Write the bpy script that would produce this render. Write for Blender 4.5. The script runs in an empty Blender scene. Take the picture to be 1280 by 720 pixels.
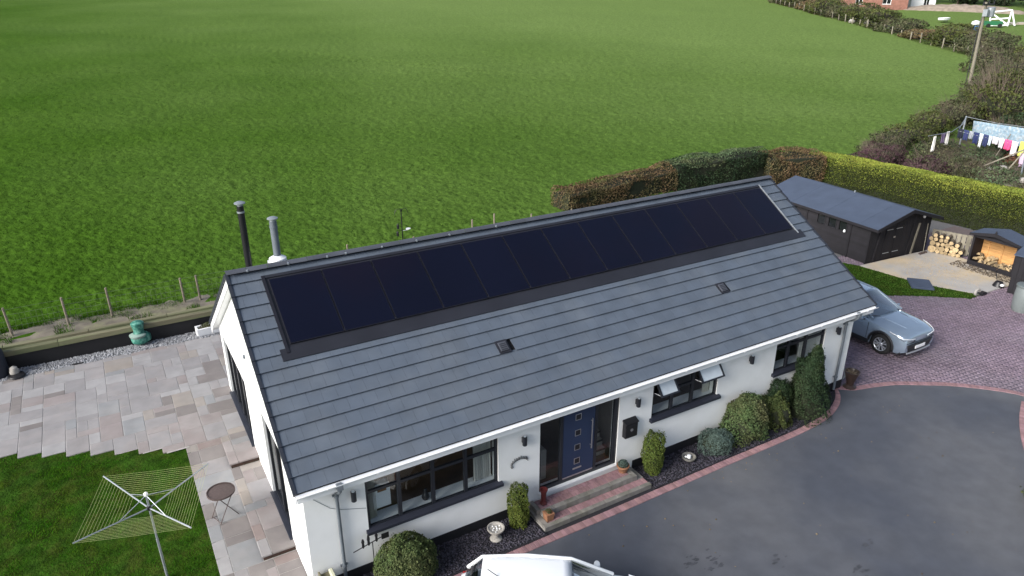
import bpy, bmesh, math, random
import numpy as np
from mathutils import Vector, Matrix
from math import sin, cos, pi, sqrt, radians, atan2, exp, log1p
rnd = random.Random(7)
RS = np.random.RandomState(5)
S = bpy.context.scene
C = S.collection

# ------------------------------------------------------------------ camera, world, sun, exposure
cd = bpy.data.cameras.new('camera'); cam = bpy.data.objects.new('camera', cd); C.objects.link(cam)
cd.sensor_width = 36.0; cd.lens = 36.0 * 899.36 / 1280.0; cd.clip_start = 0.1; cd.clip_end = 4000
YAW, PIT = 0.5261, 0.4003
fw = Vector((sin(YAW)*cos(PIT), cos(YAW)*cos(PIT), -sin(PIT)))
cam.location = (-1.9213, -11.3524, 11.6244)
cam.rotation_euler = fw.to_track_quat('-Z', 'Y').to_euler()
S.camera = cam
W = bpy.data.worlds.new('World'); S.world = W; W.use_nodes = True
wn = W.node_tree.nodes; wl = W.node_tree.links
bg = wn['Background']
sky = wn.new('ShaderNodeTexSky'); sky.sky_type = 'NISHITA'; sky.sun_disc = False
SUN_DIR = Vector((-0.86, -0.13, 0.49)).normalized()
sky.sun_elevation = math.asin(SUN_DIR.z); sky.sun_rotation = atan2(SUN_DIR.x, SUN_DIR.y)
sky.air_density = 1.0; sky.dust_density = 3.0; sky.ozone_density = 1.0; sky.altitude = 100
# overcast: the cloud layer greys and levels the clear-sky colour
bw = wn.new('ShaderNodeRGBToBW'); mx = wn.new('ShaderNodeMix'); mx.data_type = 'RGBA'
tint = wn.new('ShaderNodeMix'); tint.data_type = 'RGBA'; tint.blend_type = 'MULTIPLY'; tint.inputs[0].default_value = 1
tint.inputs[7].default_value = (0.88, 0.97, 1.16, 1)
mx.inputs[0].default_value = 0.45
wl.new(sky.outputs[0], bw.inputs[0]); wl.new(bw.outputs[0], tint.inputs[6])
wl.new(sky.outputs[0], mx.inputs[6]); wl.new(tint.outputs[2], mx.inputs[7]); wl.new(mx.outputs[2], bg.inputs[0])
bg.inputs[1].default_value = 0.14
sd = bpy.data.lights.new('sun', 'SUN'); sun = bpy.data.objects.new('sun', sd); C.objects.link(sun)
sd.energy = 3.7; sd.angle = radians(34); sd.color = (1.0, 0.96, 0.90)
sun.rotation_euler = (-SUN_DIR).to_track_quat('-Z', 'Y').to_euler()
sun.location = (0, 0, 60)
S.view_settings.view_transform = 'Standard'; S.view_settings.look = 'None'
S.view_settings.exposure = 0.5; S.view_settings.gamma = 1.0
S.render.engine = 'CYCLES'

# ------------------------------------------------------------------ materials
def mat(name, col, rough=0.75, var=0.12, scale=4.0, bump=0.0, bscale=60.0, metal=0.0, spec=0.4, rn=0.0,
        col2=None, sc2=1.0, amt2=0.5, lo=0.45, hi=0.62, stretch=None, hue=0.0, coat=0.0, trans=0.0, far=None, bdist=0.02):
    m = bpy.data.materials.new(name); m.use_nodes = True
    nt = m.node_tree; N = nt.nodes; L = nt.links
    b = N['Principled BSDF']
    b.inputs['Roughness'].default_value = rough; b.inputs['Metallic'].default_value = metal
    b.inputs['Specular IOR Level'].default_value = spec
    if coat: b.inputs['Coat Weight'].default_value = coat; b.inputs['Coat Roughness'].default_value = 0.04
    geo = N.new('ShaderNodeNewGeometry')
    vec = geo.outputs['Position']
    if stretch:
        mp = N.new('ShaderNodeMapping'); mp.inputs['Scale'].default_value = stretch; L.new(vec, mp.inputs[0]); vec = mp.outputs[0]
    def noise(s, d=4):
        n = N.new('ShaderNodeTexNoise'); n.inputs['Scale'].default_value = s; n.inputs['Detail'].default_value = d
        L.new(vec, n.inputs['Vector']); return n
    cur = None
    rgb = N.new('ShaderNodeRGB'); rgb.outputs[0].default_value = (*col, 1); cur = rgb.outputs[0]
    if col2:
        n2 = noise(sc2, 6)
        mr = N.new('ShaderNodeMapRange'); mr.inputs[1].default_value = lo; mr.inputs[2].default_value = hi
        mr.inputs[3].default_value = 0; mr.inputs[4].default_value = amt2
        L.new(n2.outputs[0], mr.inputs[0])
        k = N.new('ShaderNodeMix'); k.data_type = 'RGBA'; k.inputs[7].default_value = (*col2, 1)
        L.new(mr.outputs[0], k.inputs[0]); L.new(cur, k.inputs[6]); cur = k.outputs[2]
    if far:     # paler towards the far side: grazing sheen and haze painted into the colour
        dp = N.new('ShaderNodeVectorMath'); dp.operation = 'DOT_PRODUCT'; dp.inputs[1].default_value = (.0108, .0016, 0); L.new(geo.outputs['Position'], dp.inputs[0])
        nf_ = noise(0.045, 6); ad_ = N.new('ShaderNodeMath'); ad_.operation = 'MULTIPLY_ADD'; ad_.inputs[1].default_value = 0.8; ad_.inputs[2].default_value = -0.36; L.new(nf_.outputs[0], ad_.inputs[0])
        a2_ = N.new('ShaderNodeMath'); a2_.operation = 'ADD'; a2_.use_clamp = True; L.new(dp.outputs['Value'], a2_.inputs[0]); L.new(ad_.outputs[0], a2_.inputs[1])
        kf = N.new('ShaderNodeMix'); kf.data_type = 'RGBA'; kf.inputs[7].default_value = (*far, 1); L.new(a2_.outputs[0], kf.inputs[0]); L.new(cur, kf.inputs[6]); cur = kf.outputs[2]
    val = None
    n1 = noise(scale, 5)
    mr = N.new('ShaderNodeMapRange'); mr.inputs[1].default_value = 0.3; mr.inputs[2].default_value = 0.7
    mr.inputs[3].default_value = 1 - var; mr.inputs[4].default_value = 1 + var
    L.new(n1.outputs[0], mr.inputs[0]); val = mr.outputs[0]
    hsv = N.new('ShaderNodeHueSaturation')
    if rn or hue:
        oi = N.new('ShaderNodeObjectInfo')
        ad = N.new('ShaderNodeMath'); ad.operation = 'ADD'; L.new(oi.outputs['Random'], ad.inputs[0]); L.new(geo.outputs['Random Per Island'], ad.inputs[1])
        fr = N.new('ShaderNodeMath'); fr.operation = 'FRACT'; L.new(ad.outputs[0], fr.inputs[0])
        r2 = N.new('ShaderNodeMapRange'); r2.inputs[3].default_value = 1 - rn; r2.inputs[4].default_value = 1 + rn
        L.new(fr.outputs[0], r2.inputs[0])
        mu = N.new('ShaderNodeMath'); mu.operation = 'MULTIPLY'; L.new(val, mu.inputs[0]); L.new(r2.outputs[0], mu.inputs[1]); val = mu.outputs[0]
        if hue:
            m3 = N.new('ShaderNodeMath'); m3.operation = 'MULTIPLY'; m3.inputs[1].default_value = 7.31; L.new(fr.outputs[0], m3.inputs[0])
            f2 = N.new('ShaderNodeMath'); f2.operation = 'FRACT'; L.new(m3.outputs[0], f2.inputs[0])
            r3 = N.new('ShaderNodeMapRange'); r3.inputs[3].default_value = 0.5 - hue; r3.inputs[4].default_value = 0.5 + hue
            L.new(f2.outputs[0], r3.inputs[0]); L.new(r3.outputs[0], hsv.inputs['Hue'])
    L.new(cur, hsv.inputs['Color']); L.new(val, hsv.inputs['Value'])
    L.new(hsv.outputs[0], b.inputs['Base Color'])
    if bump:
        nb = noise(bscale, 4); bp = N.new('ShaderNodeBump'); bp.inputs['Strength'].default_value = bump; bp.inputs['Distance'].default_value = bdist
        L.new(nb.outputs[0], bp.inputs['Height']); L.new(bp.outputs[0], b.inputs['Normal'])
    if trans:   # thin leaves pass some light
        tr = N.new('ShaderNodeBsdfTranslucent'); L.new(hsv.outputs[0], tr.inputs[0])
        ms = N.new('ShaderNodeMixShader'); ms.inputs[0].default_value = trans
        L.new(b.outputs[0], ms.inputs[1]); L.new(tr.outputs[0], ms.inputs[2]); L.new(ms.outputs[0], N['Material Output'].inputs[0])
    return m

def glass_mat(name, tint=(0.75, 0.8, 0.82), refl=0.06, rough=0.01, sheet=False):
    m = bpy.data.materials.new(name); m.use_nodes = True
    N = m.node_tree.nodes; L = m.node_tree.links; N.remove(N['Principled BSDF'])
    t = N.new('ShaderNodeBsdfTransparent'); t.inputs[0].default_value = (*tint, 1)
    g = N.new('ShaderNodeBsdfGlossy'); g.inputs['Roughness'].default_value = rough
    fr = N.new('ShaderNodeFresnel'); fr.inputs[0].default_value = 1.52
    a = N.new('ShaderNodeMath'); a.operation = 'ADD'; a.inputs[1].default_value = refl; a.use_clamp = True; L.new(fr.outputs[0], a.inputs[0])
    ge = N.new('ShaderNodeNewGeometry'); iv = N.new('ShaderNodeMath'); iv.operation = 'SUBTRACT'; iv.inputs[0].default_value = 1; L.new(ge.outputs['Backfacing'], iv.inputs[1])
    mu = N.new('ShaderNodeMath'); mu.operation = 'MULTIPLY'; L.new(a.outputs[0], mu.inputs[0])
    if sheet: mu.inputs[1].default_value = 1.0; fr.inputs[0].default_value = 1.0
    else: L.new(iv.outputs[0], mu.inputs[1])
    s = N.new('ShaderNodeMixShader'); L.new(mu.outputs[0], s.inputs[0]); L.new(t.outputs[0], s.inputs[1]); L.new(g.outputs[0], s.inputs[2])
    L.new(s.outputs[0], N['Material Output'].inputs[0]); return m

M = {}
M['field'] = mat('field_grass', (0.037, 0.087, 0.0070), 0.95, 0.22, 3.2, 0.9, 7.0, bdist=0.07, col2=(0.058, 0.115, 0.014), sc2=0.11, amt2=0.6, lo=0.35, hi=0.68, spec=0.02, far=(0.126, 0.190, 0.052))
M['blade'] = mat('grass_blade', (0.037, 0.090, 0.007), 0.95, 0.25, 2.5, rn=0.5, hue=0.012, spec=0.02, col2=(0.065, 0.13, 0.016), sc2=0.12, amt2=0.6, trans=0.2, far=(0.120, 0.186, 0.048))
M['lawn'] = mat('lawn_soil_grass', (0.022, 0.055, 0.005), 0.95, 0.45, 4, 1.0, 16, bdist=.05, col2=(0.045, 0.050, 0.010), sc2=2.2, amt2=0.5, spec=0.05)
M['lawnblade'] = mat('lawn_blade', (0.034, 0.116, 0.005), 0.95, 0.3, 1.1, rn=0.35, hue=0.02, spec=0.03, trans=0.15, col2=(0.062, 0.110, 0.009), sc2=1.5, amt2=0.8)
M['asphalt'] = mat('asphalt', (0.108, 0.112, 0.124), 0.85, 0.10, 2.2, 0.6, 130, col2=(0.062, 0.070, 0.090), sc2=0.22, amt2=0.95, lo=0.38, hi=0.64, spec=0.35)
M['tar'] = mat('tar_patch', (0.058, 0.061, 0.071), 0.7, 0.3, 8, 0.4, 90)
M['tile'] = mat('roof_tile', (0.084, 0.105, 0.137), 0.66, 0.11, 2.0, 0.3, 90, rn=0.035, col2=(0.112, 0.128, 0.148), sc2=0.9, amt2=0.4, spec=0.45)
M['dark'] = mat('dark_underlay', (0.012, 0.012, 0.014), 0.9, 0.1)
M['ridge'] = mat('ridge_tile', (0.066, 0.072, 0.088), 0.62, 0.12, 3, 0.1, 120, rn=0.12)
M['verge'] = mat('verge_unit', (0.022, 0.026, 0.036), 0.5, 0.1, 3, rn=0.1)
M['panel'] = mat('solar_glass', (0.004, 0.005, 0.014), 0.12, 0.08, 0.6, 0.0, rn=0.04, spec=0.27, coat=0.0, col2=(0.006, 0.005, 0.012), sc2=0.25, amt2=0.8)
M['pframe'] = mat('panel_frame', (0.015, 0.015, 0.020), 0.35, 0.05)
M['flash'] = mat('flashing_dark', (0.020, 0.021, 0.028), 0.45, 0.15, 1.5)
M['alu'] = mat('bare_aluminium', (0.55, 0.58, 0.62), 0.35, 0.08, metal=0.7)
M['render'] = mat('white_render', (0.80, 0.81, 0.80), 0.88, 0.04, 1.6, 0.25, 110, col2=(0.62, 0.62, 0.58), sc2=1.1, amt2=0.32, lo=0.48, hi=0.72)
M['plinth'] = mat('black_plinth', (0.014, 0.014, 0.017), 0.6, 0.2)
M['upvc'] = mat('white_upvc', (0.82, 0.83, 0.84), 0.35, 0.03, 2)
M['grey'] = mat('anthracite_frame', (0.018, 0.020, 0.026), 0.4, 0.08)
M['sill'] = mat('dark_sill', (0.026, 0.029, 0.042), 0.45, 0.12, 3)
M['navy'] = mat('navy_door', (0.020, 0.034, 0.078), 0.42, 0.06, 2)
M['steel'] = mat('steel', (0.6, 0.6, 0.62), 0.28, 0.05, metal=0.9)
M['pipe'] = mat('grey_downpipe', (0.135, 0.155, 0.175), 0.45, 0.12, 3)
M['glass'] = glass_mat('window_glass', (0.86, 0.89, 0.90), 0.03)
M['sashglass'] = mat('pale_glass', (0.58, 0.64, 0.68), 0.12, 0.06, 6, spec=0.8, coat=.5)  # pale, non-transparent pane colour with a glossy coat
M['carglass'] = glass_mat('car_glass', (0.42, 0.48, 0.52), 0.42, sheet=True)
M['room'] = mat('room_wall', (0.22, 0.20, 0.18), 0.9, 0.1)
M['floorw'] = mat('room_floor', (0.12, 0.08, 0.05), 0.6, 0.2)
M['curtain'] = mat('curtain_cloth', (0.62, 0.60, 0.55), 0.9, 0.06)
M['oak'] = mat('oak', (0.34, 0.19, 0.08), 0.6, 0.2, 3, stretch=(1, 1, 6))
M['slab'] = [mat('sandstone_' + n, c, 0.85, 0.10, 2.5, 0.25, 45, rn=0.06, col2=c2, sc2=1.6, amt2=0.7) for n, c, c2 in
    [('grey', (0.250, 0.240, 0.242), (0.275, 0.255, 0.25)), ('pink', (0.250, 0.218, 0.212), (0.265, 0.245, 0.238)), ('buff', (0.262, 0.238, 0.218), (0.28, 0.245, 0.215)),
     ('pale', (0.300, 0.292, 0.292), (0.27, 0.26, 0.262)), ('rust', (0.215, 0.172, 0.160), (0.24, 0.208, 0.195)), ('bluegrey', (0.228, 0.232, 0.238), (0.255, 0.248, 0.245)), ('dim', (0.180, 0.162, 0.156), (0.21, 0.19, 0.18))]]
M['mortar'] = mat('pale_mortar', (0.33, 0.315, 0.295), 0.9, 0.15, 6, 0.2, 80)
M['riser'] = mat('dark_riser_brick', (0.060, 0.034, 0.026), 0.8, 0.2, 6, rn=0.25)
M['gravel'] = mat('grey_gravel', (0.26, 0.265, 0.28), 0.85, 0.15, 8, rn=0.45, hue=0.02)
M['gravelbase'] = mat('gravel_bed', (0.13, 0.13, 0.135), 0.95, 0.25, 25, 0.5, 60)
M['slate'] = mat('plum_slate', (0.050, 0.046, 0.062), 0.8, 0.15, 8, rn=0.6, hue=0.04)
M['slatebase'] = mat('slate_bed', (0.018, 0.017, 0.022), 0.9, 0.25, 20, 0.5, 60)
M['kerb'] = mat('red_kerb_brick', (0.26, 0.155, 0.165), 0.85, 0.15, 4, 0.1, 70, rn=0.16, hue=0.012)
M['block'] = mat('block_paving', (0.205, 0.155, 0.190), 0.82, 0.14, 0.8, 0.1, 70, rn=0.16, hue=0.015, col2=(0.17, 0.14, 0.165), sc2=0.4, amt2=0.7)
M['blockbed'] = mat('paving_joints', (0.13, 0.105, 0.105), 0.95, 0.2, 10)
M['stepstone'] = mat('step_stone', (0.20, 0.19, 0.175), 0.9, 0.2, 5, 0.3, 60, rn=0.1, col2=(0.12, 0.12, 0.09), sc2=3, amt2=0.6)
M['concrete'] = mat('concrete_pad', (0.39, 0.375, 0.355), 0.88, 0.08, 1.5, 0.2, 60, col2=(0.52, 0.42, 0.28), sc2=0.55, amt2=0.8, lo=0.42, hi=0.6)
M['sawdust'] = mat('sawdust', (0.50, 0.38, 0.22), 0.95, 0.2, 5, rn=0.2)
M['blackwall'] = mat('black_membrane', (0.010, 0.010, 0.012), 0.6, 0.2, 2)
M['sleeper'] = mat('weathered_sleeper', (0.165, 0.15, 0.095), 0.9, 0.25, 1.5, 0.3, 30, rn=0.15, stretch=(0.4, 3, 3), col2=(0.11, 0.14, 0.06), sc2=1.2, amt2=0.6)
M['bank'] = mat('bare_bank', (0.165, 0.145, 0.115), 0.95, 0.3, 3, 0.5, 30, col2=(0.14, 0.15, 0.07), sc2=1.5, amt2=0.6)
M['post'] = mat('fence_post_wood', (0.20, 0.17, 0.13), 0.9, 0.2, 5, rn=0.15, stretch=(4, 4, 1))
M['wire'] = mat('fence_wire', (0.16, 0.16, 0.16), 0.5, 0.05, metal=0.5)
M['blackmetal'] = mat('black_metal', (0.012, 0.012, 0.014), 0.4, 0.1)
M['galv'] = mat('galvanised', (0.34, 0.37, 0.40), 0.4, 0.1, metal=0.5)
M['line'] = mat('dryer_line', (0.34, 0.38, 0.16), 0.7, 0.05)
M['tablemetal'] = mat('brown_table_metal', (0.085, 0.062, 0.058), 0.6, 0.15, 20)
M['green'] = mat('verdigris_paint', (0.025, 0.15, 0.115), 0.6, 0.25, 9, 0.3, 30, col2=(0.12, 0.28, 0.22), sc2=9, amt2=0.8)
M['terracotta'] = mat('terracotta', (0.27, 0.13, 0.07), 0.85, 0.15, 8)
M['redpot'] = mat('dark_red_glaze', (0.11, 0.022, 0.022), 0.45, 0.15)
M['stone'] = mat('pale_cast_stone', (0.36, 0.34, 0.31), 0.9, 0.2, 12, 0.3, 50)
M['shedwood'] = mat('shed_boards', (0.010, 0.009, 0.012), 0.75, 0.2, 3, 0.15, 30, rn=0.2)
M['felt'] = mat('roof_felt', (0.052, 0.070, 0.108), 0.9, 0.10, 1.5, 0.25, 90)
M['pine'] = mat('bare_pine', (0.50, 0.27, 0.10), 0.75, 0.18, 2, rn=0.15, stretch=(6, 1, 6))
M['logside'] = mat('log_bark', (0.125, 0.098, 0.070), 0.95, 0.3, 10, 0.4, 30, rn=0.2)
M['logend'] = mat('log_end', (0.40, 0.30, 0.17), 0.85, 0.25, 14, rn=0.4)
M['pallet'] = mat('pallet_wood', (0.22, 0.20, 0.155), 0.9, 0.2, 4, rn=0.2, stretch=(3, 3, 1))
M['carpaint'] = mat('silver_blue_paint', (0.30, 0.38, 0.47), 0.22, 0.03, metal=0.5, coat=1.0)
M['carblack'] = mat('car_black_trim', (0.014, 0.014, 0.016), 0.5, 0.05)
M['whitepaint'] = mat('white_car_paint', (0.80, 0.82, 0.83), 0.28, 0.01, coat=0.8)
M['tyre'] = mat('tyre_rubber', (0.014, 0.014, 0.014), 0.85, 0.1)
M['lamp'] = mat('headlamp', (0.30, 0.36, 0.42), 0.08, 0.05, metal=0.4, coat=1.0)
M['interior'] = mat('car_interior', (0.03, 0.03, 0.033), 0.8, 0.2)
M['brickfar'] = mat('far_brick', (0.26, 0.125, 0.095), 0.9, 0.2, 2)
M['slatefar'] = mat('far_slate', (0.10, 0.10, 0.11), 0.8, 0.15)
M['bark'] = mat('bark', (0.085, 0.070, 0.052), 0.95, 0.25, 8)
M['twig'] = mat('twig', (0.115, 0.092, 0.068), 0.95, 0.2, 3, rn=0.3)
def leafm(name, c, c2=None, rn=0.35, hue=0.02, trans=0.22, rough=0.7, sc=1.2):
    M[name] = mat(name, c, rough, 0.22, sc, rn=rn, hue=hue, spec=0.25, trans=trans, col2=c2, sc2=sc * 0.8, amt2=0.7)
leafm('leaf_ball', (0.078, 0.115, 0.038), (0.11, 0.115, 0.048))
leafm('leaf_column', (0.105, 0.135, 0.024), (0.075, 0.11, 0.022))
leafm('leaf_hebe', (0.085, 0.135, 0.050), (0.125, 0.115, 0.055))
leafm('leaf_spruce', (0.10, 0.145, 0.125), (0.08, 0.11, 0.085), hue=0.01)
leafm('leaf_dark', (0.026, 0.050, 0.021), (0.036, 0.052, 0.019))
leafm('leaf_mid', (0.068, 0.095, 0.030), (0.095, 0.105, 0.030))
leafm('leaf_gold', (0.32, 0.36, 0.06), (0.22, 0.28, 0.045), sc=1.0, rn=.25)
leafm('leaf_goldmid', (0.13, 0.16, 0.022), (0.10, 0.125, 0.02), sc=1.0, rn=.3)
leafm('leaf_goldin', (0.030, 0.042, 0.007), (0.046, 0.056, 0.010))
leafm('leaf_beech', (0.150, 0.100, 0.050), (0.095, 0.100, 0.040))
leafm('leaf_privet', (0.085, 0.125, 0.060), (0.11, 0.12, 0.055))
leafm('leaf_dogwood', (0.070, 0.034, 0.044), (0.09, 0.06, 0.055))
leafm('leaf_scrub', (0.070, 0.085, 0.036), (0.10, 0.088, 0.050), sc=0.6)
leafm('leaf_olive', (0.080, 0.095, 0.024), (0.055, 0.072, 0.022), sc=0.5)
leafm('leaf_conifer', (0.022, 0.036, 0.020), (0.032, 0.042, 0.018), sc=0.3)
leafm('leaf_rust', (0.17, 0.07, 0.035), (0.12, 0.08, 0.04))
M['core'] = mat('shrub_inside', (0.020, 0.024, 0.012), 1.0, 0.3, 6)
def paint(name, c, rough=0.7, **k):
    if name not in M: M[name] = mat(name, c, rough, 0.05, **k)
    return M[name]

# ------------------------------------------------------------------ object helpers
def tag(o, label=None, cat=None, group=None, kind=None):
    if label: o['label'] = label
    if cat: o['category'] = cat
    if group: o['group'] = group
    if kind: o['kind'] = kind
    return o
def empty(name, loc=(0, 0, 0), rz=0.0, label=None, cat=None, group=None):
    o = bpy.data.objects.new(name, None); C.objects.link(o)
    o.location = loc; o.rotation_euler = (0, 0, rz); o.empty_display_size = 0.2
    return tag(o, label, cat, group)
def link(name, me, parent=None, loc=None, rot=None, scale=None):
    o = bpy.data.objects.new(name, me); C.objects.link(o)
    if parent: o.parent = parent
    if loc is not None: o.location = loc
    if rot is not None: o.rotation_euler = rot
    if scale is not None: o.scale = scale
    return o
def copy_tree(o, parent=None, loc=None, rz=None):
    c = o.copy(); C.objects.link(c); c.parent = parent
    if loc is not None: c.location = loc
    if rz is not None: c.rotation_euler = (0, 0, rz)
    for ch in list(o.children): copy_tree(ch, c)
    return c

class B:
    def __init__(s): s.v = []; s.f = []; s.mi = []; s.m = 0
    def add(s, vs, fs):
        n = len(s.v); s.v += [tuple(p) for p in vs]; s.f += [tuple(i + n for i in f) for f in fs]; s.mi += [s.m] * len(fs); return s
    def box(s, x0, x1, y0, y1, z0, z1):
        return s.add([(x0, y0, z0), (x1, y0, z0), (x1, y1, z0), (x0, y1, z0), (x0, y0, z1), (x1, y0, z1), (x1, y1, z1), (x0, y1, z1)],
                     [(0, 3, 2, 1), (4, 5, 6, 7), (0, 1, 5, 4), (1, 2, 6, 5), (2, 3, 7, 6), (3, 0, 4, 7)])
    def cbox(s, x0, x1, y0, y1, z0, z1, c=0.01):    # box with chamfered top edges
        return s.add([(x0, y0, z0), (x1, y0, z0), (x1, y1, z0), (x0, y1, z0), (x0, y0, z1 - c), (x1, y0, z1 - c), (x1, y1, z1 - c), (x0, y1, z1 - c),
                      (x0 + c, y0 + c, z1), (x1 - c, y0 + c, z1), (x1 - c, y1 - c, z1), (x0 + c, y1 - c, z1)],
                     [(0, 3, 2, 1), (8, 9, 10, 11), (0, 1, 5, 4), (1, 2, 6, 5), (2, 3, 7, 6), (3, 0, 4, 7), (4, 5, 9, 8), (5, 6, 10, 9), (6, 7, 11, 10), (7, 4, 8, 11)])
    def hexa(s, p):   # 8 points, bottom 4 ccw then top 4
        return s.add(p, [(0, 3, 2, 1), (4, 5, 6, 7), (0, 1, 5, 4), (1, 2, 6, 5), (2, 3, 7, 6), (3, 0, 4, 7)])
    def tube(s, pts, r, n=8, cap=True, r2=None):
        pts = [Vector(p) for p in pts]; k = len(pts); rings = []
        for i, p in enumerate(pts):
            d = (pts[min(i + 1, k - 1)] - pts[max(i - 1, 0)]).normalized()
            a = d.orthogonal().normalized() if i == 0 else (a - d * a.dot(d)).normalized()
            b2 = d.cross(a); rr = r if r2 is None else r + (r2 - r) * i / (k - 1)
            rings.append([p + a * rr * cos(2 * pi * j / n) + b2 * rr * sin(2 * pi * j / n) for j in range(n)])
        vs = [q for R_ in rings for q in R_]; fs = []
        for i in range(k - 1):
            for j in range(n): fs.append((i * n + j, i * n + (j + 1) % n, (i + 1) * n + (j + 1) % n, (i + 1) * n + j))
        if cap: fs.append(tuple(range(n - 1, -1, -1))); fs.append(tuple((k - 1) * n + j for j in range(n)))
        return s.add(vs, fs)
    def lathe(s, prof, c=(0, 0, 0), n=20, closed=True):
        vs = []; fs = []
        for r, z in prof:
            for j in range(n): vs.append((c[0] + r * cos(2 * pi * j / n), c[1] + r * sin(2 * pi * j / n), c[2] + z))
        for i in range(len(prof) - 1):
            for j in range(n): fs.append((i * n + j, i * n + (j + 1) % n, (i + 1) * n + (j + 1) % n, (i + 1) * n + j))
        if closed: fs.append(tuple(range(n - 1, -1, -1))); fs.append(tuple((len(prof) - 1) * n + j for j in range(n)))
        return s.add(vs, fs)
    def prism(s, poly, z0, z1):
        n = len(poly); vs = [(x, y, z0) for x, y in poly] + [(x, y, z1) for x, y in poly]
        fs = [tuple(range(n - 1, -1, -1)), tuple(range(n, 2 * n))] + [(i, (i + 1) % n, (i + 1) % n + n, i + n) for i in range(n)]
        return s.add(vs, fs)
    def xprism(s, poly, x0, x1):  # poly in (y,z), extruded along x
        n = len(poly); vs = [(x0, y, z) for y, z in poly] + [(x1, y, z) for y, z in poly]
        fs = [tuple(range(n)), tuple(range(2 * n - 1, n - 1, -1))] + [(i + n, (i + 1) % n + n, (i + 1) % n, i) for i in range(n)]
        return s.add(vs, fs)
    def sheet(s, poly, z=0.0): return s.add([(x, y, z) for x, y in poly], [tuple(range(len(poly)))])
    def mesh(s, name, mats, smooth=False):
        me = bpy.data.meshes.new(name); me.from_pydata(s.v, [], s.f)
        for m in (mats if isinstance(mats, (list, tuple)) else [mats]): me.materials.append(m)
        if isinstance(mats, (list, tuple)): me.polygons.foreach_set('material_index', s.mi)
        bm = bmesh.new(); bm.from_mesh(me); bmesh.ops.recalc_face_normals(bm, faces=bm.faces); bm.to_mesh(me); bm.free()
        if smooth: me.polygons.foreach_set('use_smooth', [True] * len(me.polygons))
        me.update(); return me
    def build(s, name, mats, parent=None, smooth=False, bevel=0, **t):
        o = link(name, s.mesh(name, mats, smooth), parent, **t)
        if bevel:
            b = o.modifiers.new('bevel', 'BEVEL'); b.width = bevel; b.segments = 2; b.limit_method = 'ANGLE'
        if smooth:
            o.data.set_sharp_from_angle(angle=radians(38))
        return o

def fastmesh(name, verts, quads, m, smooth=False):
    verts = np.asarray(verts, dtype=np.float32).reshape(-1, 3); quads = np.asarray(quads, dtype=np.int32)
    k = quads.shape[1]; me = bpy.data.meshes.new(name)
    me.vertices.add(len(verts)); me.vertices.foreach_set('co', verts.ravel())
    me.loops.add(quads.size); me.loops.foreach_set('vertex_index', quads.ravel())
    me.polygons.add(len(quads)); me.polygons.foreach_set('loop_start', np.arange(0, quads.size, k, dtype=np.int32))
    if smooth: me.polygons.foreach_set('use_smooth', np.ones(len(quads), dtype=bool))
    me.materials.append(m); me.update(calc_edges=True); return me

# value noise in numpy
_tab = RS.rand(256, 256)
def vnoise(x, y):
    xi = np.floor(x).astype(int); yi = np.floor(y).astype(int); fx = x - xi; fy = y - yi
    fx = fx * fx * (3 - 2 * fx); fy = fy * fy * (3 - 2 * fy)
    g = lambda a, b: _tab[a & 255, b & 255]
    return (g(xi, yi) * (1 - fx) + g(xi + 1, yi) * fx) * (1 - fy) + (g(xi, yi + 1) * (1 - fx) + g(xi + 1, yi + 1) * fx) * fy

# leaves: many small folded leaf faces on given points
def leaf_mesh(name, P, Nn, size, m, aspect=1.8, jitter=0.7, svar=0.4):
    P = np.asarray(P, float); n = len(P); Nn = np.asarray(Nn, float)
    d = Nn + RS.normal(0, jitter, (n, 3)); d /= np.linalg.norm(d, axis=1)[:, None] + 1e-9
    a = RS.normal(0, 1, (n, 3)); a -= d * (a * d).sum(1)[:, None]; a /= np.linalg.norm(a, axis=1)[:, None] + 1e-9
    b = np.cross(d, a); s = size * (1 + svar * RS.uniform(-1, 1, n))[:, None]
    w = s / aspect
    V = np.stack([P - a * s * .5, P + b * w * .5 + d * s * .06, P + a * s * .5, P - b * w * .5 + d * s * .06], 1)
    Q = np.arange(4 * n).reshape(n, 4)
    return fastmesh(name, V, Q, m)
def twig_mesh(name, A, Bp, w, m):
    A = np.asarray(A, float); Bp = np.asarray(Bp, float); n = len(A); d = Bp - A; d /= np.linalg.norm(d, axis=1)[:, None] + 1e-9
    a = RS.normal(0, 1, (n, 3)); a -= d * (a * d).sum(1)[:, None]; a /= np.linalg.norm(a, axis=1)[:, None]
    b = np.cross(d, a)
    V = np.stack([A + a * w, A - a * .5 * w + b * .87 * w, A - a * .5 * w - b * .87 * w, Bp], 1)
    i = np.arange(n)[:, None] * 4
    T = np.concatenate([i + [0, 1, 3], i + [1, 2, 3], i + [2, 0, 3]], 0)
    return fastmesh(name, V, T, m)

# ------------------------------------------------------------------ terrain
CX, CY = -1.9213, -11.3524
def smooth(a, b, x): t = np.clip((x - a) / (b - a), 0, 1); return t * t * (3 - 2 * t)
def H(x, y):
    x = np.asarray(x, float); y = np.asarray(y, float)
    s = (x - CX) * .5 + (y - CY) * .866
    ramp = .055 * 12 * np.log1p(np.exp(np.clip((s - 62) / 12, -30, 60)))
    ramp = np.where(s > 330, .055 * 268, ramp)
    st_ = smooth(20, 26, x) * 2.9; near = smooth(14.35 + st_, 14.75 + st_, y) * 1.17 - 0.17
    far = .3 + .7 * smooth(14, 22, y)
    k = smooth(36.2, 38.5, x)
    return ramp + near * (1 - k) + far * k
ang = np.concatenate([np.linspace(-180, -12, 60, endpoint=False), np.linspace(-12, 72, 640, endpoint=False), np.linspace(72, 180, 40)])
rr = [6.0, 12, 18]; r_ = 22.0
while r_ < 1600: rr.append(r_); r_ += max(0.14, r_ * r_ * 0.00009 if r_ < 260 else r_ * .12)
rr = np.array(rr)
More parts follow.
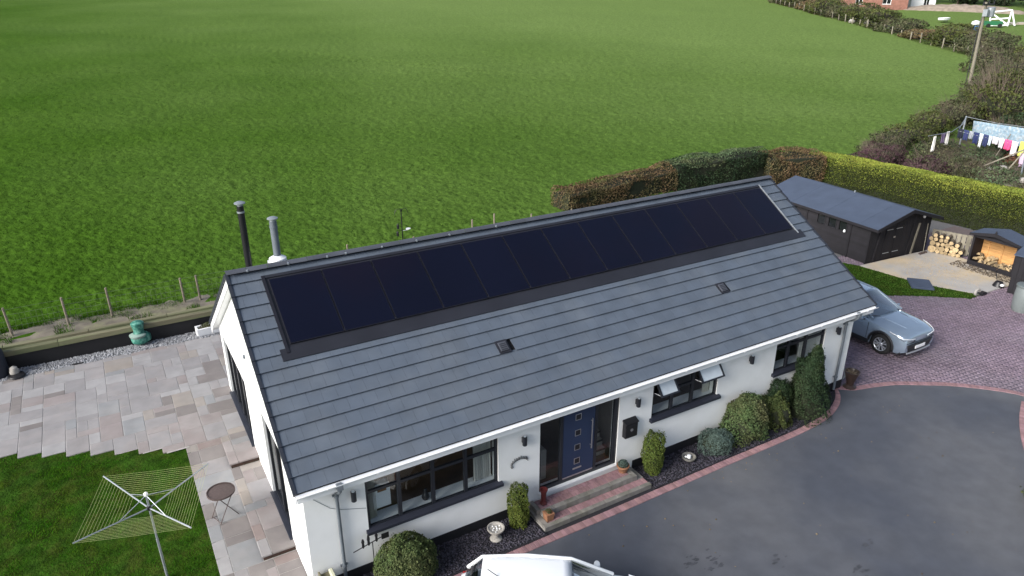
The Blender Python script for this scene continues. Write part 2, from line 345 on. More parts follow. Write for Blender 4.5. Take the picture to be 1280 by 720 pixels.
AA, RR = np.meshgrid(np.radians(ang), rr)
GX = CX + np.sin(AA) * RR; GY = CY + np.cos(AA) * RR; GZ = H(GX, GY)
fieldmask = smooth(15.2, 17, GY)
cl = vnoise(GX * 1.7 + 9, GY * 1.7) * .6 + vnoise(GX * 4.2, GY * 4.2 + 3) * .4
low = vnoise(GX * .11, GY * .11 + 50)
fade = np.clip(1.5 - RR / 160, 0.15, 1)
fine = vnoise(GX * 9 + 31, GY * 9) - .5
trk = np.abs((GX * .05 + GY) % 1e9 * 0 + (GX - 40 + (GY - 60) * .55)); track = np.exp(-((trk - .9) / .28) ** 2) * smooth(45, 70, GY)
GZ = GZ + fieldmask * fade * ((cl - .5) * .10 + fine * .09) + fieldmask * (low - .5) * .25 * np.clip((RR - 30) / 40, 0, 1) - .12 * track
nr, na = GX.shape
idx = np.arange(nr * na).reshape(nr, na)
Q = np.stack([idx[:-1, :-1], idx[:-1, 1:], idx[1:, 1:], idx[1:, :-1]], -1).reshape(-1, 4)
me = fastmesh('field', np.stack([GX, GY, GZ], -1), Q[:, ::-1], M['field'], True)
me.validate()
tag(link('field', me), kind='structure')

# grass tussocks on the part of the field close enough to show blades
def field_grass():
    n = 150000
    a = np.radians(RS.uniform(-10, 66, n)); r = 25 + 75 * RS.rand(n) ** 1.15
    x = CX + np.sin(a) * r; y = CY + np.cos(a) * r
    k = (y > 15.6) & ~((x > 17) & (y < 19.3) & (x < 37)) & ~((x > 37) & (y < 21)); x, y, r = x[k], y[k], r[k]
    k = vnoise(x * 1.7 + 9, y * 1.7) > RS.rand(len(x)) * .8; x, y, r = x[k], y[k], r[k]
    n = len(x); z = H(x, y) - .02 + (vnoise(x * 1.7 + 9, y * 1.7) * .6 + vnoise(x * 4.2, y * 4.2 + 3) * .4 - .5) * .10 + (vnoise(x * .11, y * .11 + 50) - .5) * .25 * np.clip((r - 30) / 40, 0, 1)
    w = (.011 + r * .0004)[:, None]; h = (RS.uniform(.02, .075, n))[:, None]
    t = RS.uniform(0, 2 * pi, n); d = np.stack([np.cos(t), np.sin(t), 0 * t], 1)
    P = np.stack([x, y, z], 1); lean = np.stack([-np.sin(t), np.cos(t), 0 * t], 1) * RS.uniform(-.10, .10, n)[:, None]
    V = np.stack([P - d * w, P + d * w, P + lean + np.array([0, 0, 1]) * h], 1)
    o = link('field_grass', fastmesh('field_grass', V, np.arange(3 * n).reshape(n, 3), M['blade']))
    tag(o, 'short green pasture grass of the big field behind the bungalow', 'grass', kind='stuff')
field_grass()

# ------------------------------------------------------------------ ground sheets of the plot
def zp(x, y):     # patio / side path level
    if x > -0.5: return 0.0 if y < 1.9 else (0.14 if y < 5.45 else 0.28)
    return 0.0 if y < 1.9 else (0.14 * (y - 1.9) / 3.55 if y < 5.45 else min(0.28, 0.14 + 0.14 * (y - 5.45) / 1.5))
def zl(y): return max(-0.03, min(0.25, zp(-1.0, y) - 0.03))

def edge_y(x):   # stepped outer edge of the patio, lawn below it
    k = math.floor((x + 1.3) / 0.55); return 6.75 + max(0, -k - 1) * 0.30 if x < -1.3 else -9
# lawn
def lawn():
    n = 70; m_ = 110; vs = []; fs = []
    xs = np.linspace(-9, -1.30, n); ys = np.linspace(-5, 11.5, m_)
    for y in ys:
        for x in xs: vs.append((x, y, zl(y) + 0.025 * float(vnoise(np.array(x * 2.3), np.array(y * 2.3))) - .012))
    for j in range(m_ - 1):
        for i in range(n - 1): fs.append((j * n + i, j * n + i + 1, (j + 1) * n + i + 1, (j + 1) * n + i))
    b = B(); b.add(vs, fs); tag(b.build('lawn', M['lawn'], smooth=True), kind='structure')
    n = 170000
    x = RS.uniform(-8.4, -1.31, n); y = RS.uniform(-1.2, 10.4, n)
    ey = np.array([edge_y(v) for v in x]); k = y < ey; x, y = x[k], y[k]
    k = vnoise(x * 3.1, y * 3.1 + 7) > RS.rand(len(x)) * .55; x, y = x[k], y[k]; n = len(x)
    z = np.array([zl(v) for v in y]) - .01
    w = RS.uniform(.004, .009, n)[:, None]; h = RS.uniform(.02, .055, n)[:, None]; t = RS.uniform(0, 2 * pi, n)
    d = np.stack([np.cos(t), np.sin(t), 0 * t], 1); lean = np.stack([-np.sin(t), np.cos(t), 0 * t], 1) * RS.uniform(-.05, .05, n)[:, None]
    P = np.stack([x, y, z], 1)
    V = np.stack([P - d * w, P + d * w, P + lean + np.array([0, 0, 1]) * h], 1)
    o = link('lawn_grass', fastmesh('lawn_grass', V, np.arange(3 * n).reshape(n, 3), M['lawnblade']))
    tag(o, 'mossy mown grass of the small lawn under the rotary dryer', 'grass', kind='stuff')
    # moss and weed clumps
lawn()

def paving():
    base = B()
    # mortar bed following the levels
    def strip(x0, x1, y0, y1, k=1):
        base.add([(x0, y0, zp((x0 + x1) / 2, y0 + .001) - .008), (x1, y0, zp((x0 + x1) / 2, y0 + .001) - .008), (x1, y1, zp((x0 + x1) / 2, y1 - .001) - .008), (x0, y1, zp((x0 + x1) / 2, y1 - .001) - .008)], [(0, 1, 2, 3)])
    strip(-1.32, -.5, -5, 1.9); strip(-1.32, -.5, 1.9, 5.45); strip(-1.32, -.5, 5.45, 6.95)
    strip(-.5, .24, -5, 1.9); strip(-.47, .24, 1.93, 5.45); strip(-.47, .24, 5.48, 6.95); strip(-1.32, .24, 6.95, 13.35); strip(.24, 2.2, 9.51, 13.35)
    x = -1.32
    while x > -9: x0 = x - .55; y0 = edge_y(x - .27); base.add([(x0, y0 + .01, .272), (x, y0 + .01, .272), (x, 13.35, .272), (x0, 13.35, .272)], [(0, 1, 2, 3)]); x = x0
    # skirts of the bed at the step edges
    root = tag(base.build('patio', M['mortar']), kind='structure')
    U = 0.275; X0 = 0.24
    nx, ny = 34, 70; Y0 = -5.0
    def ok(i, j):
        x = X0 - (i + .5) * U; y = Y0 + (j + .5) * U
        if y > 13.35: return False
        if x > .25: return y > 9.55 and x < 2.2
        if x > -1.33: return True
        return y > edge_y(x)
    used = {}
    sizes = [(2, 2), (3, 2), (2, 3), (2, 3), (3, 2), (1, 2), (2, 1), (1, 1), (3, 3)]
    def level(i, j): x = X0 - (i + .5) * U; y = Y0 + (j + .5) * U; return (x > -.5 and y < 6.9) * 10 + (y > 1.9) + (y > 5.45)
    def zone(i, j):
        x = X0 - (i + .5) * U; y = Y0 + (j + .5) * U
        if y > 6.9: return 'up'
        return ('in' if x > -.5 else 'out') + ('a' if y < 1.9 else 'b' if y < 5.45 else 'c')
    r = random.Random(11); count = 0
    for j in range(ny):
        for i in range(-7, nx):
            if (i, j) in used or not ok(i, j): continue
            cand = sizes[:]; r.shuffle(cand); cand.append((1, 1))
            for kc, (a, b2) in enumerate(cand):
                cells = [(i + p, j + q) for p in range(a) for q in range(b2)]
                if (a, b2) == (1, 1) and kc < len(cand) - 1 and r.random() < .7: continue
                if all(c not in used and c[0] < nx and ok(*c) and zone(*c) == zone(i, j) for c in cells):
                    for c in cells: used[c] = 1
                    x1 = X0 - i * U - .006; x0 = X0 - (i + a) * U + .006; y0 = Y0 + j * U + .006; y1 = Y0 + (j + b2) * U - .006
                    zn = zone(i, j)
                    if zn[:2] == 'in':   # snap to the real step lines
                        x0 = max(x0, -.53) if x0 < -.3 else x0
                    if zn[:3] == 'out' and x1 > -.64: x1 = -.512
                    if zn[:3] == 'inc' and y0 < 5.5: y0 = 5.43
                    if zn == 'inb' : y0 = 1.87 if abs(y0 - 1.9) < .3 else y0
                    xm = (x0 + x1) / 2
                    if y1 < -1.6: break
                    za, zb = zp(xm, y0 + .03), zp(xm, y1 - .01)
                    if zn in ('up',): za = zb = .28
                    if zn == 'inb': za = zb = .14
                    if zn == 'inc': za = zb = .28
                    if zn == 'ina': za = zb = 0
                    t = [r.uniform(-.003, .003) for _ in range(4)]; g = lambda: r.uniform(-.004, .004)
                    top = [(x0 + .007 + g(), y0 + .007 + g(), za + t[0]), (x1 - .007 + g(), y0 + .007 + g(), za + t[1]), (x1 - .007 + g(), y1 - .007 + g(), zb + t[2]), (x0 + .007 + g(), y1 - .007 + g(), zb + t[3])]
                    mid = [(x0, y0, za - .006), (x1, y0, za - .006), (x1, y1, zb - .006), (x0, y1, zb - .006)]
                    bot = [(p[0], p[1], p[2] - .035) for p in mid]
                    sb = B(); sb.add(bot + mid + top, [(0, 3, 2, 1), (8, 9, 10, 11), (0, 1, 5, 4), (1, 2, 6, 5), (2, 3, 7, 6), (3, 0, 4, 7), (4, 5, 9, 8), (5, 6, 10, 9), (6, 7, 11, 10), (7, 4, 8, 11)])
                    warm = max(0, min(1, (x1 + 3.2) / 3.5)) * max(0, min(1, (11 - y0) / 4))
                    w = [3 - 1.2 * warm, .8 + 3.2 * warm, .5 + 1.5 * warm, 2.6 - 2.5 * warm, .05 + .9 * warm, 1.0 - .2 * warm, .2 + 4.5 * warm]
                    mt = M['slab'][r.choices(range(7), w)[0]]
                    sb.build('paving_slab', mt, root); count += 1
                    break
    # brick risers of the two steps beside the gable wall
    for (y, z0) in ((1.9, 0.0), (5.45, 0.14)):
        for c in range(2):
            n = 4; L_ = .74 / n
            for k in range(n if c == 0 else n + 1):
                a = -.5 + (k - (0 if c == 0 else .5)) * L_; b2 = a + L_ - .008; a = max(a, -.5); b2 = min(b2, .235)
                bb = B(); bb.box(a, b2, y, y + .09, z0 + .004 + c * .052, z0 + .050 + c * .052); bb.build('brick', M['riser'], root)
    for c in range(2):
        for k in range(17):
            a = 1.99 + k * .205
            ztop = .14 - .035
            if zp(-1, a) > c * .052 + .03: continue
            bb = B(); bb.box(-.50, -.42, a, a + .197, .004 + c * .052, .050 + c * .052); bb.build('brick', M['riser'], root)
paving()

def stones(name, poly_fn, n, box, size, m, label, cat, z, flat=.6):
    x0, x1, y0, y1 = box
    x = RS.uniform(x0, x1, n * 2); y = RS.uniform(y0, y1, n * 2)
    k = np.array([poly_fn(a, b) for a, b in zip(x, y)]); x, y = x[k][:n], y[k][:n]; n = len(x)
    s = RS.uniform(.5, 1.3, n) * size
    base = np.array([(1, 0, 0), (0, 1, 0), (-1, 0, 0), (0, -1, 0), (.1, .1, 1), (0, 0, -1)], float)
    F = np.array([(0, 1, 4), (1, 2, 4), (2, 3, 4), (3, 0, 4), (1, 0, 5), (2, 1, 5), (3, 2, 5), (0, 3, 5)])
    V = base[None] * (1 + RS.uniform(-.3, .3, (n, 6, 3))) * s[:, None, None]
    V[:, :, 2] *= flat
    t = RS.uniform(0, 2 * pi, n); c_, s_ = np.cos(t)[:, None], np.sin(t)[:, None]
    X = V[:, :, 0] * c_ - V[:, :, 1] * s_; Y = V[:, :, 0] * s_ + V[:, :, 1] * c_
    tl = RS.uniform(-.5, .5, n)[:, None]; Zz = V[:, :, 2] + X * tl
    V = np.stack([X + x[:, None], Y + y[:, None], Zz + z + RS.uniform(0, size * .5, n)[:, None]], 2)
    T = (np.arange(n)[:, None, None] * 6 + F[None]).reshape(-1, 3)
    return tag(link(name, fastmesh(name, V, T, m)), label, cat, kind='stuff')
# gravel strip between patio and retaining wall
b = B(); b.box(-9, 20, 13.352, 14.06, -.1, .262); b.box(2.21, 16.7, 9.51, 13.352, -.1, .255); tag(b.build('gravel_bed', M['gravelbase']), kind='structure')
stones('gravel', lambda a, b: b > 13.39 - .05 * sin(a * 5), 5200, (-6.8, .9, 13.36, 14.03), .036, M['gravel'], 'grey chippings in the strip along the black retaining wall', 'gravel', .268)

# retaining wall, timber ledge, bank
b = B(); b.m = 0; b.box(-9, 20, 14.06, 14.16, .05, .90)
rw = tag(b.build('retaining_wall', M['blackwall']), 'low black membrane covered retaining wall between the gravel strip and the field', 'wall')
r = random.Random(3)
for row in range(2):
    x = -9.0 + row * .9
    while x < 19:
        L_ = 2.4
        bb = B(); z = .90 + row * .07; j = r.uniform(-.015, .015)
        bb.cbox(x, x + L_ - .012, 14.00 + row * .23 + j, 14.215 + row * .23 + j, z - .12, z + .05 + j * .3, .012); bb.build('sleeper', M['sleeper'], rw); x += L_
b = B(); n = 160; vs = []; fs = []
for i in range(n):
    x = -9.5 + i * .2
    for k, (y, z) in enumerate(((14.30, .93), (14.60, 1.02), (14.95, 1.04), (15.25, 1.05), (15.75, 1.0), (16.2, .90))):
        vs.append((x, y + (.14 * (float(vnoise(np.array(x * 1.3), np.array(k * 3.0))) - .5)), z + .07 * (float(vnoise(np.array(x * 2.9), np.array(k * 5.0 + 9))) - .5)))
for i in range(n - 1):
    for k in range(5): fs.append((i * 6 + k, (i + 1) * 6 + k, (i + 1) * 6 + k + 1, i * 6 + k + 1))
b.add(vs, fs); tag(b.build('earth_bank', M['bank'], smooth=True), kind='structure')
def banktufts():
    n = 16000; x = RS.uniform(-7, 17, n); y = 15.35 + np.abs(RS.normal(0, .33, n)); k = (vnoise(x * 1.5, y * 1.5) > .36); x, y = x[k], y[k]
    x2 = RS.uniform(-7, 2, 6000); y2 = RS.uniform(14.4, 15.4, 6000); k = vnoise(x2 * 2, y2 * 2 + 4) > .5; x = np.concatenate([x, x2[k]]); y = np.concatenate([y, y2[k]])
    n = len(x); w = .011; h = RS.uniform(.05, .17, n)[:, None]; t = RS.uniform(0, 2 * pi, n); d = np.stack([np.cos(t), np.sin(t), 0 * t], 1) * w
    P = np.stack([x, y, np.full(n, .99)], 1); lean = np.stack([-np.sin(t), np.cos(t), 0 * t], 1) * RS.uniform(-.12, .12, n)[:, None]
    V = np.stack([P - d, P + d, P + lean + np.array([0, 0, 1]) * h], 1)
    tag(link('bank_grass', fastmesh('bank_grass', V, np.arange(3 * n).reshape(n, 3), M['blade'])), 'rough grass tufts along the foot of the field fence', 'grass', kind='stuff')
banktufts()

# front drive, paving, kerb, bed
KO = [(-.6, -.80), (4.7, -.80), (7.2, -.80), (10.6, -.76), (12.4, -.76), (13.8, -.74), (14.9, -.62), (15.7, -.36), (16.25, -.02), (16.62, .40)]
BL = [(16.62, .40), (17.0, .10), (17.65, -.08), (18.4, -.35), (19.1, -.77), (19.9, -1.3), (20.6, -1.95), (21.1, -2.55), (21.25, -2.95)]
BR_ = [(20.6, -3.05), (19.5, -3.55), (18.3, -4.25), (17.2, -5.1), (16.3, -6.1), (15.6, -7.4), (15.2, -9), (15, -13)]
b = B(); b.sheet([(p[0], p[1]) for p in KO] + BL[1:] + BR_ + [(14, -22), (-12, -22), (-.6, -6)], .012)
drive = tag(b.build('driveway', M['asphalt']), kind='structure')
b = B(); b.sheet([(-.95, -.8), (-.95, .4), (17, .6), (22, 8), (36.5, 9), (36.5, -14), (15, -22), (14, -14), (16, -6), (19, -3), (22, -2)], -.02)
b2 = B(); b2.box(16.6, 36.6, -13, 13.3, -.16, -.03); tag(b2.build('plot_ground', M['gravelbase']), kind='structure')
def smoothline(P, k=6):
    out = []
    for i in range(len(P) - 1):
        p0, p1, p2, p3 = P[max(i - 1, 0)], P[i], P[i + 1], P[min(i + 2, len(P) - 1)]
        for j in range(k):
            t = j / k; out.append(tuple(.5 * (2 * p1[a] + (p2[a] - p0[a]) * t + (2 * p0[a] - 5 * p1[a] + 4 * p2[a] - p3[a]) * t * t + (3 * p1[a] - p0[a] - 3 * p2[a] + p3[a]) * t ** 3) for a in (0, 1)))
    out.append(P[-1]); return out
def along(P, step):
    out = []; acc = 0; nxt = 0
    for a, b_ in zip(P[:-1], P[1:]):
        L_ = math.hypot(b_[0] - a[0], b_[1] - a[1])
        while nxt <= acc + L_:
            t = (nxt - acc) / L_; out.append((a[0] + (b_[0] - a[0]) * t, a[1] + (b_[1] - a[1]) * t, atan2(b_[1] - a[1], b_[0] - a[0]))); nxt += step
        acc += L_
    return out
kb = B(); kb.cbox(-.048, .048, 0, .205, -.05, .035, .006); kmesh = kb.mesh('kerb_brick', M['kerb'])
kb = B(); ko = smoothline(KO[1:])
kb.prism([(p[0], p[1] + .004) for p in ko] + [(p[0], p[1] + .20) for p in reversed(ko)], -.06, .012); kerb = tag(kb.build('kerb', M['mortar']), kind='structure')
for x, y, t in along(smoothline(KO), .104):
    if x < 2.4: continue
    link('brick', kmesh, kerb, (x, y, rnd.uniform(-.003, .003)), (0, 0, t + rnd.uniform(-.015, .015)))
# slate bed in front of the house
ki = [(p[0], p[1] + .19) for p in smoothline(KO)]
for nm, poly in (('slate_bed', [(.24, .345), (.24, -.6)] + [p for p in ki if .3 < p[0] < 5.2] + [(5.26, -.6), (5.26, .345)]), ('slate_bed', [(8.45, .345), (8.45, -.55)] + [p for p in ki if p[0] > 8.5] + [(16.6, .345)])):
    b = B(); b.prism(poly[::-1], -.05, .055); tag(b.build(nm, M['slatebase']), kind='structure')
inbed = lambda a, b_: True
stones('slate_chippings', lambda a, b_: b_ > -.56, 5200, (.3, 5.2, -.6, .34), .026, M['slate'], 'plum slate chippings in the bed left of the front steps', 'slate chippings', .06, .35)
stones('slate_chippings', lambda a, b_: b_ > (-.55 if a < 13.6 else -.55 + (a - 13.6) * .3), 5600, (8.48, 16.2, -.6, .34), .026, M['slate'], 'plum slate chippings in the bed right of the front steps', 'slate chippings', .06, .35)

# herringbone block paving at the side of the house
CONC = [(26.55, 6.75), (31.1, 6.45), (31.6, 5.9), (31.0, 2.55), (29.95, 2.15), (27.85, 2.25), (26.9, 4.1)]
GRS = [(23.2, 13.2), (26.5, 6.8), (26.9, 4.1), (27.85, 2.25), (27.2, 2.22), (26.3, 2.95), (25.2, 3.75), (23.9, 4.5), (21.5, 5.6), (18.5, 7.5), (17, 13.2)]
def inside(P, x, y):
    c = False; j = len(P) - 1
    for i in range(len(P)):
        if (P[i][1] > y) != (P[j][1] > y) and x < (P[j][0] - P[i][0]) * (y - P[i][1]) / (P[j][1] - P[i][1]) + P[i][0]: c = not c
        j = i
    return c
PAV = BL + [(21.9, -2.9), (24, -5.5), (27, -8), (36, -8), (36, 8), (17, 8), (16.72, .45)]
b = B(); b.sheet(PAV, -.004); pav = tag(b.build('block_paving', M['blockbed']), kind='structure')
def herring2():
    # cells in a 4w x 4w repeat: horizontal brick at (2k + m) offsets
    w = .104; out = []
    for r_ in range(-130, 130):
        for q in range(-70, 70):
            # row r_: pattern shifts by one unit each row, period 4: H H-cont V-start V-cont
            s = (4 * q + r_)
            out.append(('h', s * w, r_ * w)); out.append(('v', (s + 2) * w, r_ * w))
    return out
def build_blocks():
    w = .104; g = .004; out = herring2(); vs = []; ox, oy = 26.0, 1.0
    ca, sa = cos(radians(40)), sin(radians(40))
    for t, x, y in out:
        r0 = (x, x + 2 * w, y, y + w) if t == 'h' else (x + 0, x + w, y - w, y + w)
        # vertical bricks occupy this row and the one below
        cx, cy = (r0[0] + r0[1]) / 2, (r0[2] + r0[3]) / 2; wx, wy = ox + cx * ca - cy * sa, oy + cx * sa + cy * ca
        if not (16.6 < wx < 33.5 and -8 < wy < 8): continue
        if not inside(PAV, wx, wy) or inside(CONC, wx, wy) or inside(GRS, wx, wy): continue
        if wx < 22 and wy > 6: continue
        z = rnd.uniform(.008, .013)
        for (px, py, pz) in ((r0[0] + g, r0[2] + g, z), (r0[1] - g, r0[2] + g, z), (r0[1] - g, r0[3] - g, z), (r0[0] + g, r0[3] - g, z), (r0[0], r0[2], -.002), (r0[1], r0[2], -.002), (r0[1], r0[3], -.002), (r0[0], r0[3], -.002)):
            vs.append((ox + px * ca - py * sa, oy + px * sa + py * ca, pz))
    n = len(vs) // 8; F = np.array([(0, 1, 2, 3), (4, 5, 1, 0), (5, 6, 2, 1), (6, 7, 3, 2), (7, 4, 0, 3)])
    T = (np.arange(n)[:, None, None] * 8 + F[None]).reshape(-1, 4)
    tag(link('paving_blocks', fastmesh('paving_blocks', vs, T, M['block']), pav), kind='stuff')
build_blocks()
# bull-nosed brick edging where tarmac meets blocks
eb = B(); eb.cbox(-.05, .05, -.1, .1, -.03, .022, .005); em = eb.mesh('edging_brick', M['kerb'])
for x, y, t in along(smoothline(BL), .104): link('brick', em, pav, (x, y, .004), (0, 0, t))
edge2 = B(); ep = smoothline(BR_); edge2.prism([(p[0] + .02, p[1]) for p in ep] + [(p[0] + .22, p[1] - .02) for p in reversed(ep)], -.05, .014); e2 = tag(edge2.build('kerb', M['mortar']), kind='structure')
for x, y, t in along([(p[0] + .12, p[1]) for p in ep], .104): link('brick', kmesh, e2, (x - .1 * -sin(t), y - .1 * cos(t), .01), (0, 0, t))
b = B(); b.sheet([(p[0] + .2, p[1]) for p in BR_] + [(40, -14), (40, -6.2), (27, -8.2), (24, -5.6), (21.9, -3)], .003); tag(b.build('soil', M['bank']), kind='structure')
# concrete pad, side grass
b = B(); b.prism(CONC, -.06, .045); conc = tag(b.build('concrete_pad', M['concrete']), kind='structure')
stones('sawdust', lambda a, b_: inside(CONC, a, b_) and (a - 29) ** 2 + (b_ - 4.6) ** 2 < 4.5 * rnd.random() + .2, 2600, (26.9, 31.2, 2.4, 6.4), .016, M['sawdust'], 'pale sawdust and wood chips scattered on the concrete pad', 'sawdust', .047, .4)
b = B(); b.prism(GRS[::-1], -.05, .03); tag(b.build('grass_verge', M['lawn']), kind='structure')
def verge_grass():
    n = 45000; x = RS.uniform(20, 28, n); y = RS.uniform(2, 10, n); k = np.array([inside(GRS, a, c) for a, c in zip(x, y)]); x, y = x[k], y[k]; n = len(x)
    w = RS.uniform(.012, .022, n)[:, None]; h = RS.uniform(.025, .06, n)[:, None]; t = RS.uniform(0, 2 * pi, n)
    d = np.stack([np.cos(t), np.sin(t), 0 * t], 1); P = np.stack([x, y, np.full(n, .02)], 1)
    V = np.stack([P - d * w, P + d * w, P + np.array([0, 0, 1]) * h], 1)
    tag(link('verge_grass', fastmesh('verge_grass', V, np.arange(3 * n).reshape(n, 3), M['blade'])), 'short grass on the strip between shed, concrete and paving', 'grass', kind='stuff')
verge_grass()
# tar stains and leaf litter on the drive
stones('leaf_litter', lambda a, b_: (b_ > -1.15 + .25 * sin(a) or rnd.random() < .12) and not (2 < a < 7 and b_ > -1.2 and False), 420, (3.2, 20, -7.5, -.86), .022, mat('dead_leaf', (.16, .12, .07), .9, .2, rn=.5), 'small dead leaves and grit scattered over the tarmac drive', 'leaf litter', .016, .25)
for cx_, cy_, s in ((7.55, -2.85, .2), (7.98, -3.08, .24), (9.2, -3.75, .22), (11.38, -4.42, .15), (10.45, -4.9, .22)):
    b = B()
    for q in range(11):
        ux, uy, sr = cx_ + rnd.gauss(0, s * .75), cy_ + rnd.gauss(0, s * .38), s * rnd.uniform(.08, .42); p = []
        for k in range(11): a = 2 * pi * k / 11; rr_ = sr * rnd.uniform(.35, 1.1); p.append((ux + rr_ * cos(a) * 1.3, uy + rr_ * .6 * sin(a)))
        b.sheet(p, .015 + q * .0004)
    tag(b.build('tar_patch', M['tar']), kind='stuff'); 

# ------------------------------------------------------------------ the bungalow
RL, RW, RH, EZ = 17.1328, 4.5353, 2.8567, 2.9
SL = 5.36; TH = math.atan2(RH, RW)
house = empty('bungalow', (0, 0, 0), 0, 'long white rendered bungalow with a grey tiled roof carrying a row of black solar panels', 'house')
def rp(x, s, off=0.0):     # point on the front roof plane: s metres up the slope
    return (x, s * cos(TH) - off * sin(TH), EZ + s * sin(TH) + off * cos(TH))
def rb(x, s, off=0.0):     # back slope, s down from the ridge
    return (x, RW + s * cos(TH) + off * sin(TH), EZ + RH - s * sin(TH) + off * cos(TH))
FY, BY, GXL, GXR, WT = .35, 9.5, .20, 16.72, 2.6
def wall_grid(us, zs, openings, fn, t):
    """solid cells between grid lines except openings; fn(u, w, z) -> point, w in 0..t is depth"""
    b = B(); U = sorted(set([round(v, 4) for v in us])); Z_ = sorted(set([round(v, 4) for v in zs]))
    def solid(i, j):
        if i < 0 or j < 0 or i >= len(U) - 1 or j >= len(Z_) - 1: return False
        u, z = (U[i] + U[i + 1]) / 2, (Z_[j] + Z_[j + 1]) / 2
        return not any(a < u < c and d < z < e for a, c, d, e in openings)
    for i in range(len(U) - 1):
        for j in range(len(Z_) - 1):
            if not solid(i, j): continue
            a, c, d, e = U[i], U[i + 1], Z_[j], Z_[j + 1]
            b.add([fn(a, 0, d), fn(c, 0, d), fn(c, 0, e), fn(a, 0, e)], [(0, 1, 2, 3)]); b.add([fn(a, t, d), fn(c, t, d), fn(c, t, e), fn(a, t, e)], [(3, 2, 1, 0)])
            if not solid(i - 1, j): b.add([fn(a, 0, d), fn(a, 0, e), fn(a, t, e), fn(a, t, d)], [(0, 1, 2, 3)])
            if not solid(i + 1, j): b.add([fn(c, 0, d), fn(c, 0, e), fn(c, t, e), fn(c, t, d)], [(3, 2, 1, 0)])
            if not solid(i, j - 1): b.add([fn(a, 0, d), fn(c, 0, d), fn(c, t, d), fn(a, t, d)], [(3, 2, 1, 0)])
            if not solid(i, j + 1): b.add([fn(a, 0, e), fn(c, 0, e), fn(c, t, e), fn(a, t, e)], [(0, 1, 2, 3)])
    return b
W1 = (1.44, 4.52, 1.16, 2.52); W2 = (8.97, 11.24, 1.40, 2.52); W3 = (13.41, 15.49, 1.44, 2.52); DR = (5.62, 7.92, .42, 2.52)
ops = [W1, W2, W3, DR]
us = [GXL, GXR] + [v for o in ops for v in o[:2]]; zs = [.02, WT] + [v for o in ops for v in o[2:]]
b = wall_grid(us, zs, ops, lambda u, w, z: (u, FY + w, z), .28)
b.build('front_wall', M['render'], house)
G1 = (5.95, 9.1, .29, 2.22); G2 = (2.1, 3.95, .15, 2.45)
gzs = [.02, WT] + [v for o in (G1, G2) for v in o[2:]]
b = wall_grid([FY + .281, BY - .281] + [v for o in (G1, G2) for v in o[:2]], gzs, [G1, G2], lambda u, w, z: (GXL + w, u, z), .28)
b.build('gable_wall', M['render'], house)
def under(y): return EZ + (y * RH / RW if y < RW else (2 * RW - y) * RH / RW) - .10
def gable_top(x0, x1):
    b = B(); P = [(FY, WT), (FY, under(FY)), (RW, under(RW)), (BY, max(WT + .001, under(BY))), (BY, WT)]; b.xprism(P, x0, x1); return b
gable_top(GXL, GXL + .28).build('gable_top', M['render'], house)
b = gable_top(GXR - .28, GXR); b.box(GXR - .28, GXR, FY + .281, BY - .281, .02, WT - .001); b.build('gable_wall', M['render'], house)
b = B(); b.box(GXL, GXR, BY - .28, BY, .02, WT - .001); b.build('back_wall', M['render'], house)
b = B(); b.box(GXL - .004, 5.25, FY - .005, FY + .02, 0, .315); b.box(8.45, GXR + .004, FY - .005, FY + .02, 0, .315); b.box(GXL - .005, GXL + .02, FY + .02, 1.88, 0, .0); b.build('plinth', M['plinth'], house)
# inside: floor, ceiling, rooms
b = B(); b.box(GXL + .28, GXR - .28, FY + .28, BY - .28, .3, .38); b.build('floor', M['floorw'], house)
b = B(); b.box(GXL + .28, GXR - .28, FY + .28, BY - .28, 2.52, 2.58); b.build('ceiling', M['room'], house)
b = B(); b.box(GXL + .28, GXR - .28, 4.4, 4.5, .38, 2.52)
for x in (5.35, 8.2, 11.9): b.box(x, x + .1, FY + .285, 4.4, .38, 2.52)
b.build('inner_wall', M['room'], house)

# roof: underlay, tiles, ridge, verges
b = B(); b.xprism([(0.03, EZ - .078), (RW, EZ + RH - .070), (9.95, EZ + RH - .070 - (9.95 - RW) * RH / RW), (9.95, EZ + RH - .098 - (9.95 - RW) * RH / RW), (RW, EZ + RH - .10), (.03, EZ - .105)], .02, RL - .02)
roof = b.build('roof', M['dark'], house)
TW, TG, NT = .3006, .335, 16
AX0, AX1, AS0, AS1 = .72, 16.42, 2.92, 5.06     # opening of the in-roof solar array
def tile_b(b, x0, x1, s0, s1, oh, lift=0.0):
    P = [rp(x0, s0, -.012 + lift), rp(x1, s0, -.012 + lift), rp(x1, s1, -.054), rp(x0, s1, -.054), rp(x0, s0, 0.0 + lift), rp(x1, s0, 0.0 + lift), rp(x1, s1, -.042), rp(x0, s1, -.042)]
    b.hexa(P)
tb = B(); P0 = [(x, y, z) for x, y, z in (rp(0.0015, 0, -.012), rp(TW - .0015, 0, -.012), rp(TW - .0015, TG + .04, -.054), rp(0.0015, TG + .04, -.054), rp(0.0015, 0, 0), rp(TW - .0015, 0, 0), rp(TW - .0015, TG + .04, -.042), rp(0.0015, TG + .04, -.042))]
o0 = rp(0, 0, 0); tb.hexa([(p[0] - o0[0], p[1] - o0[1], p[2] - o0[2]) for p in P0]); tmesh = tb.mesh('roof_tile', M['tile'])
cands = []; bulk = B(); VX = {(5.19, 1.69), (12.15, 1.69)}
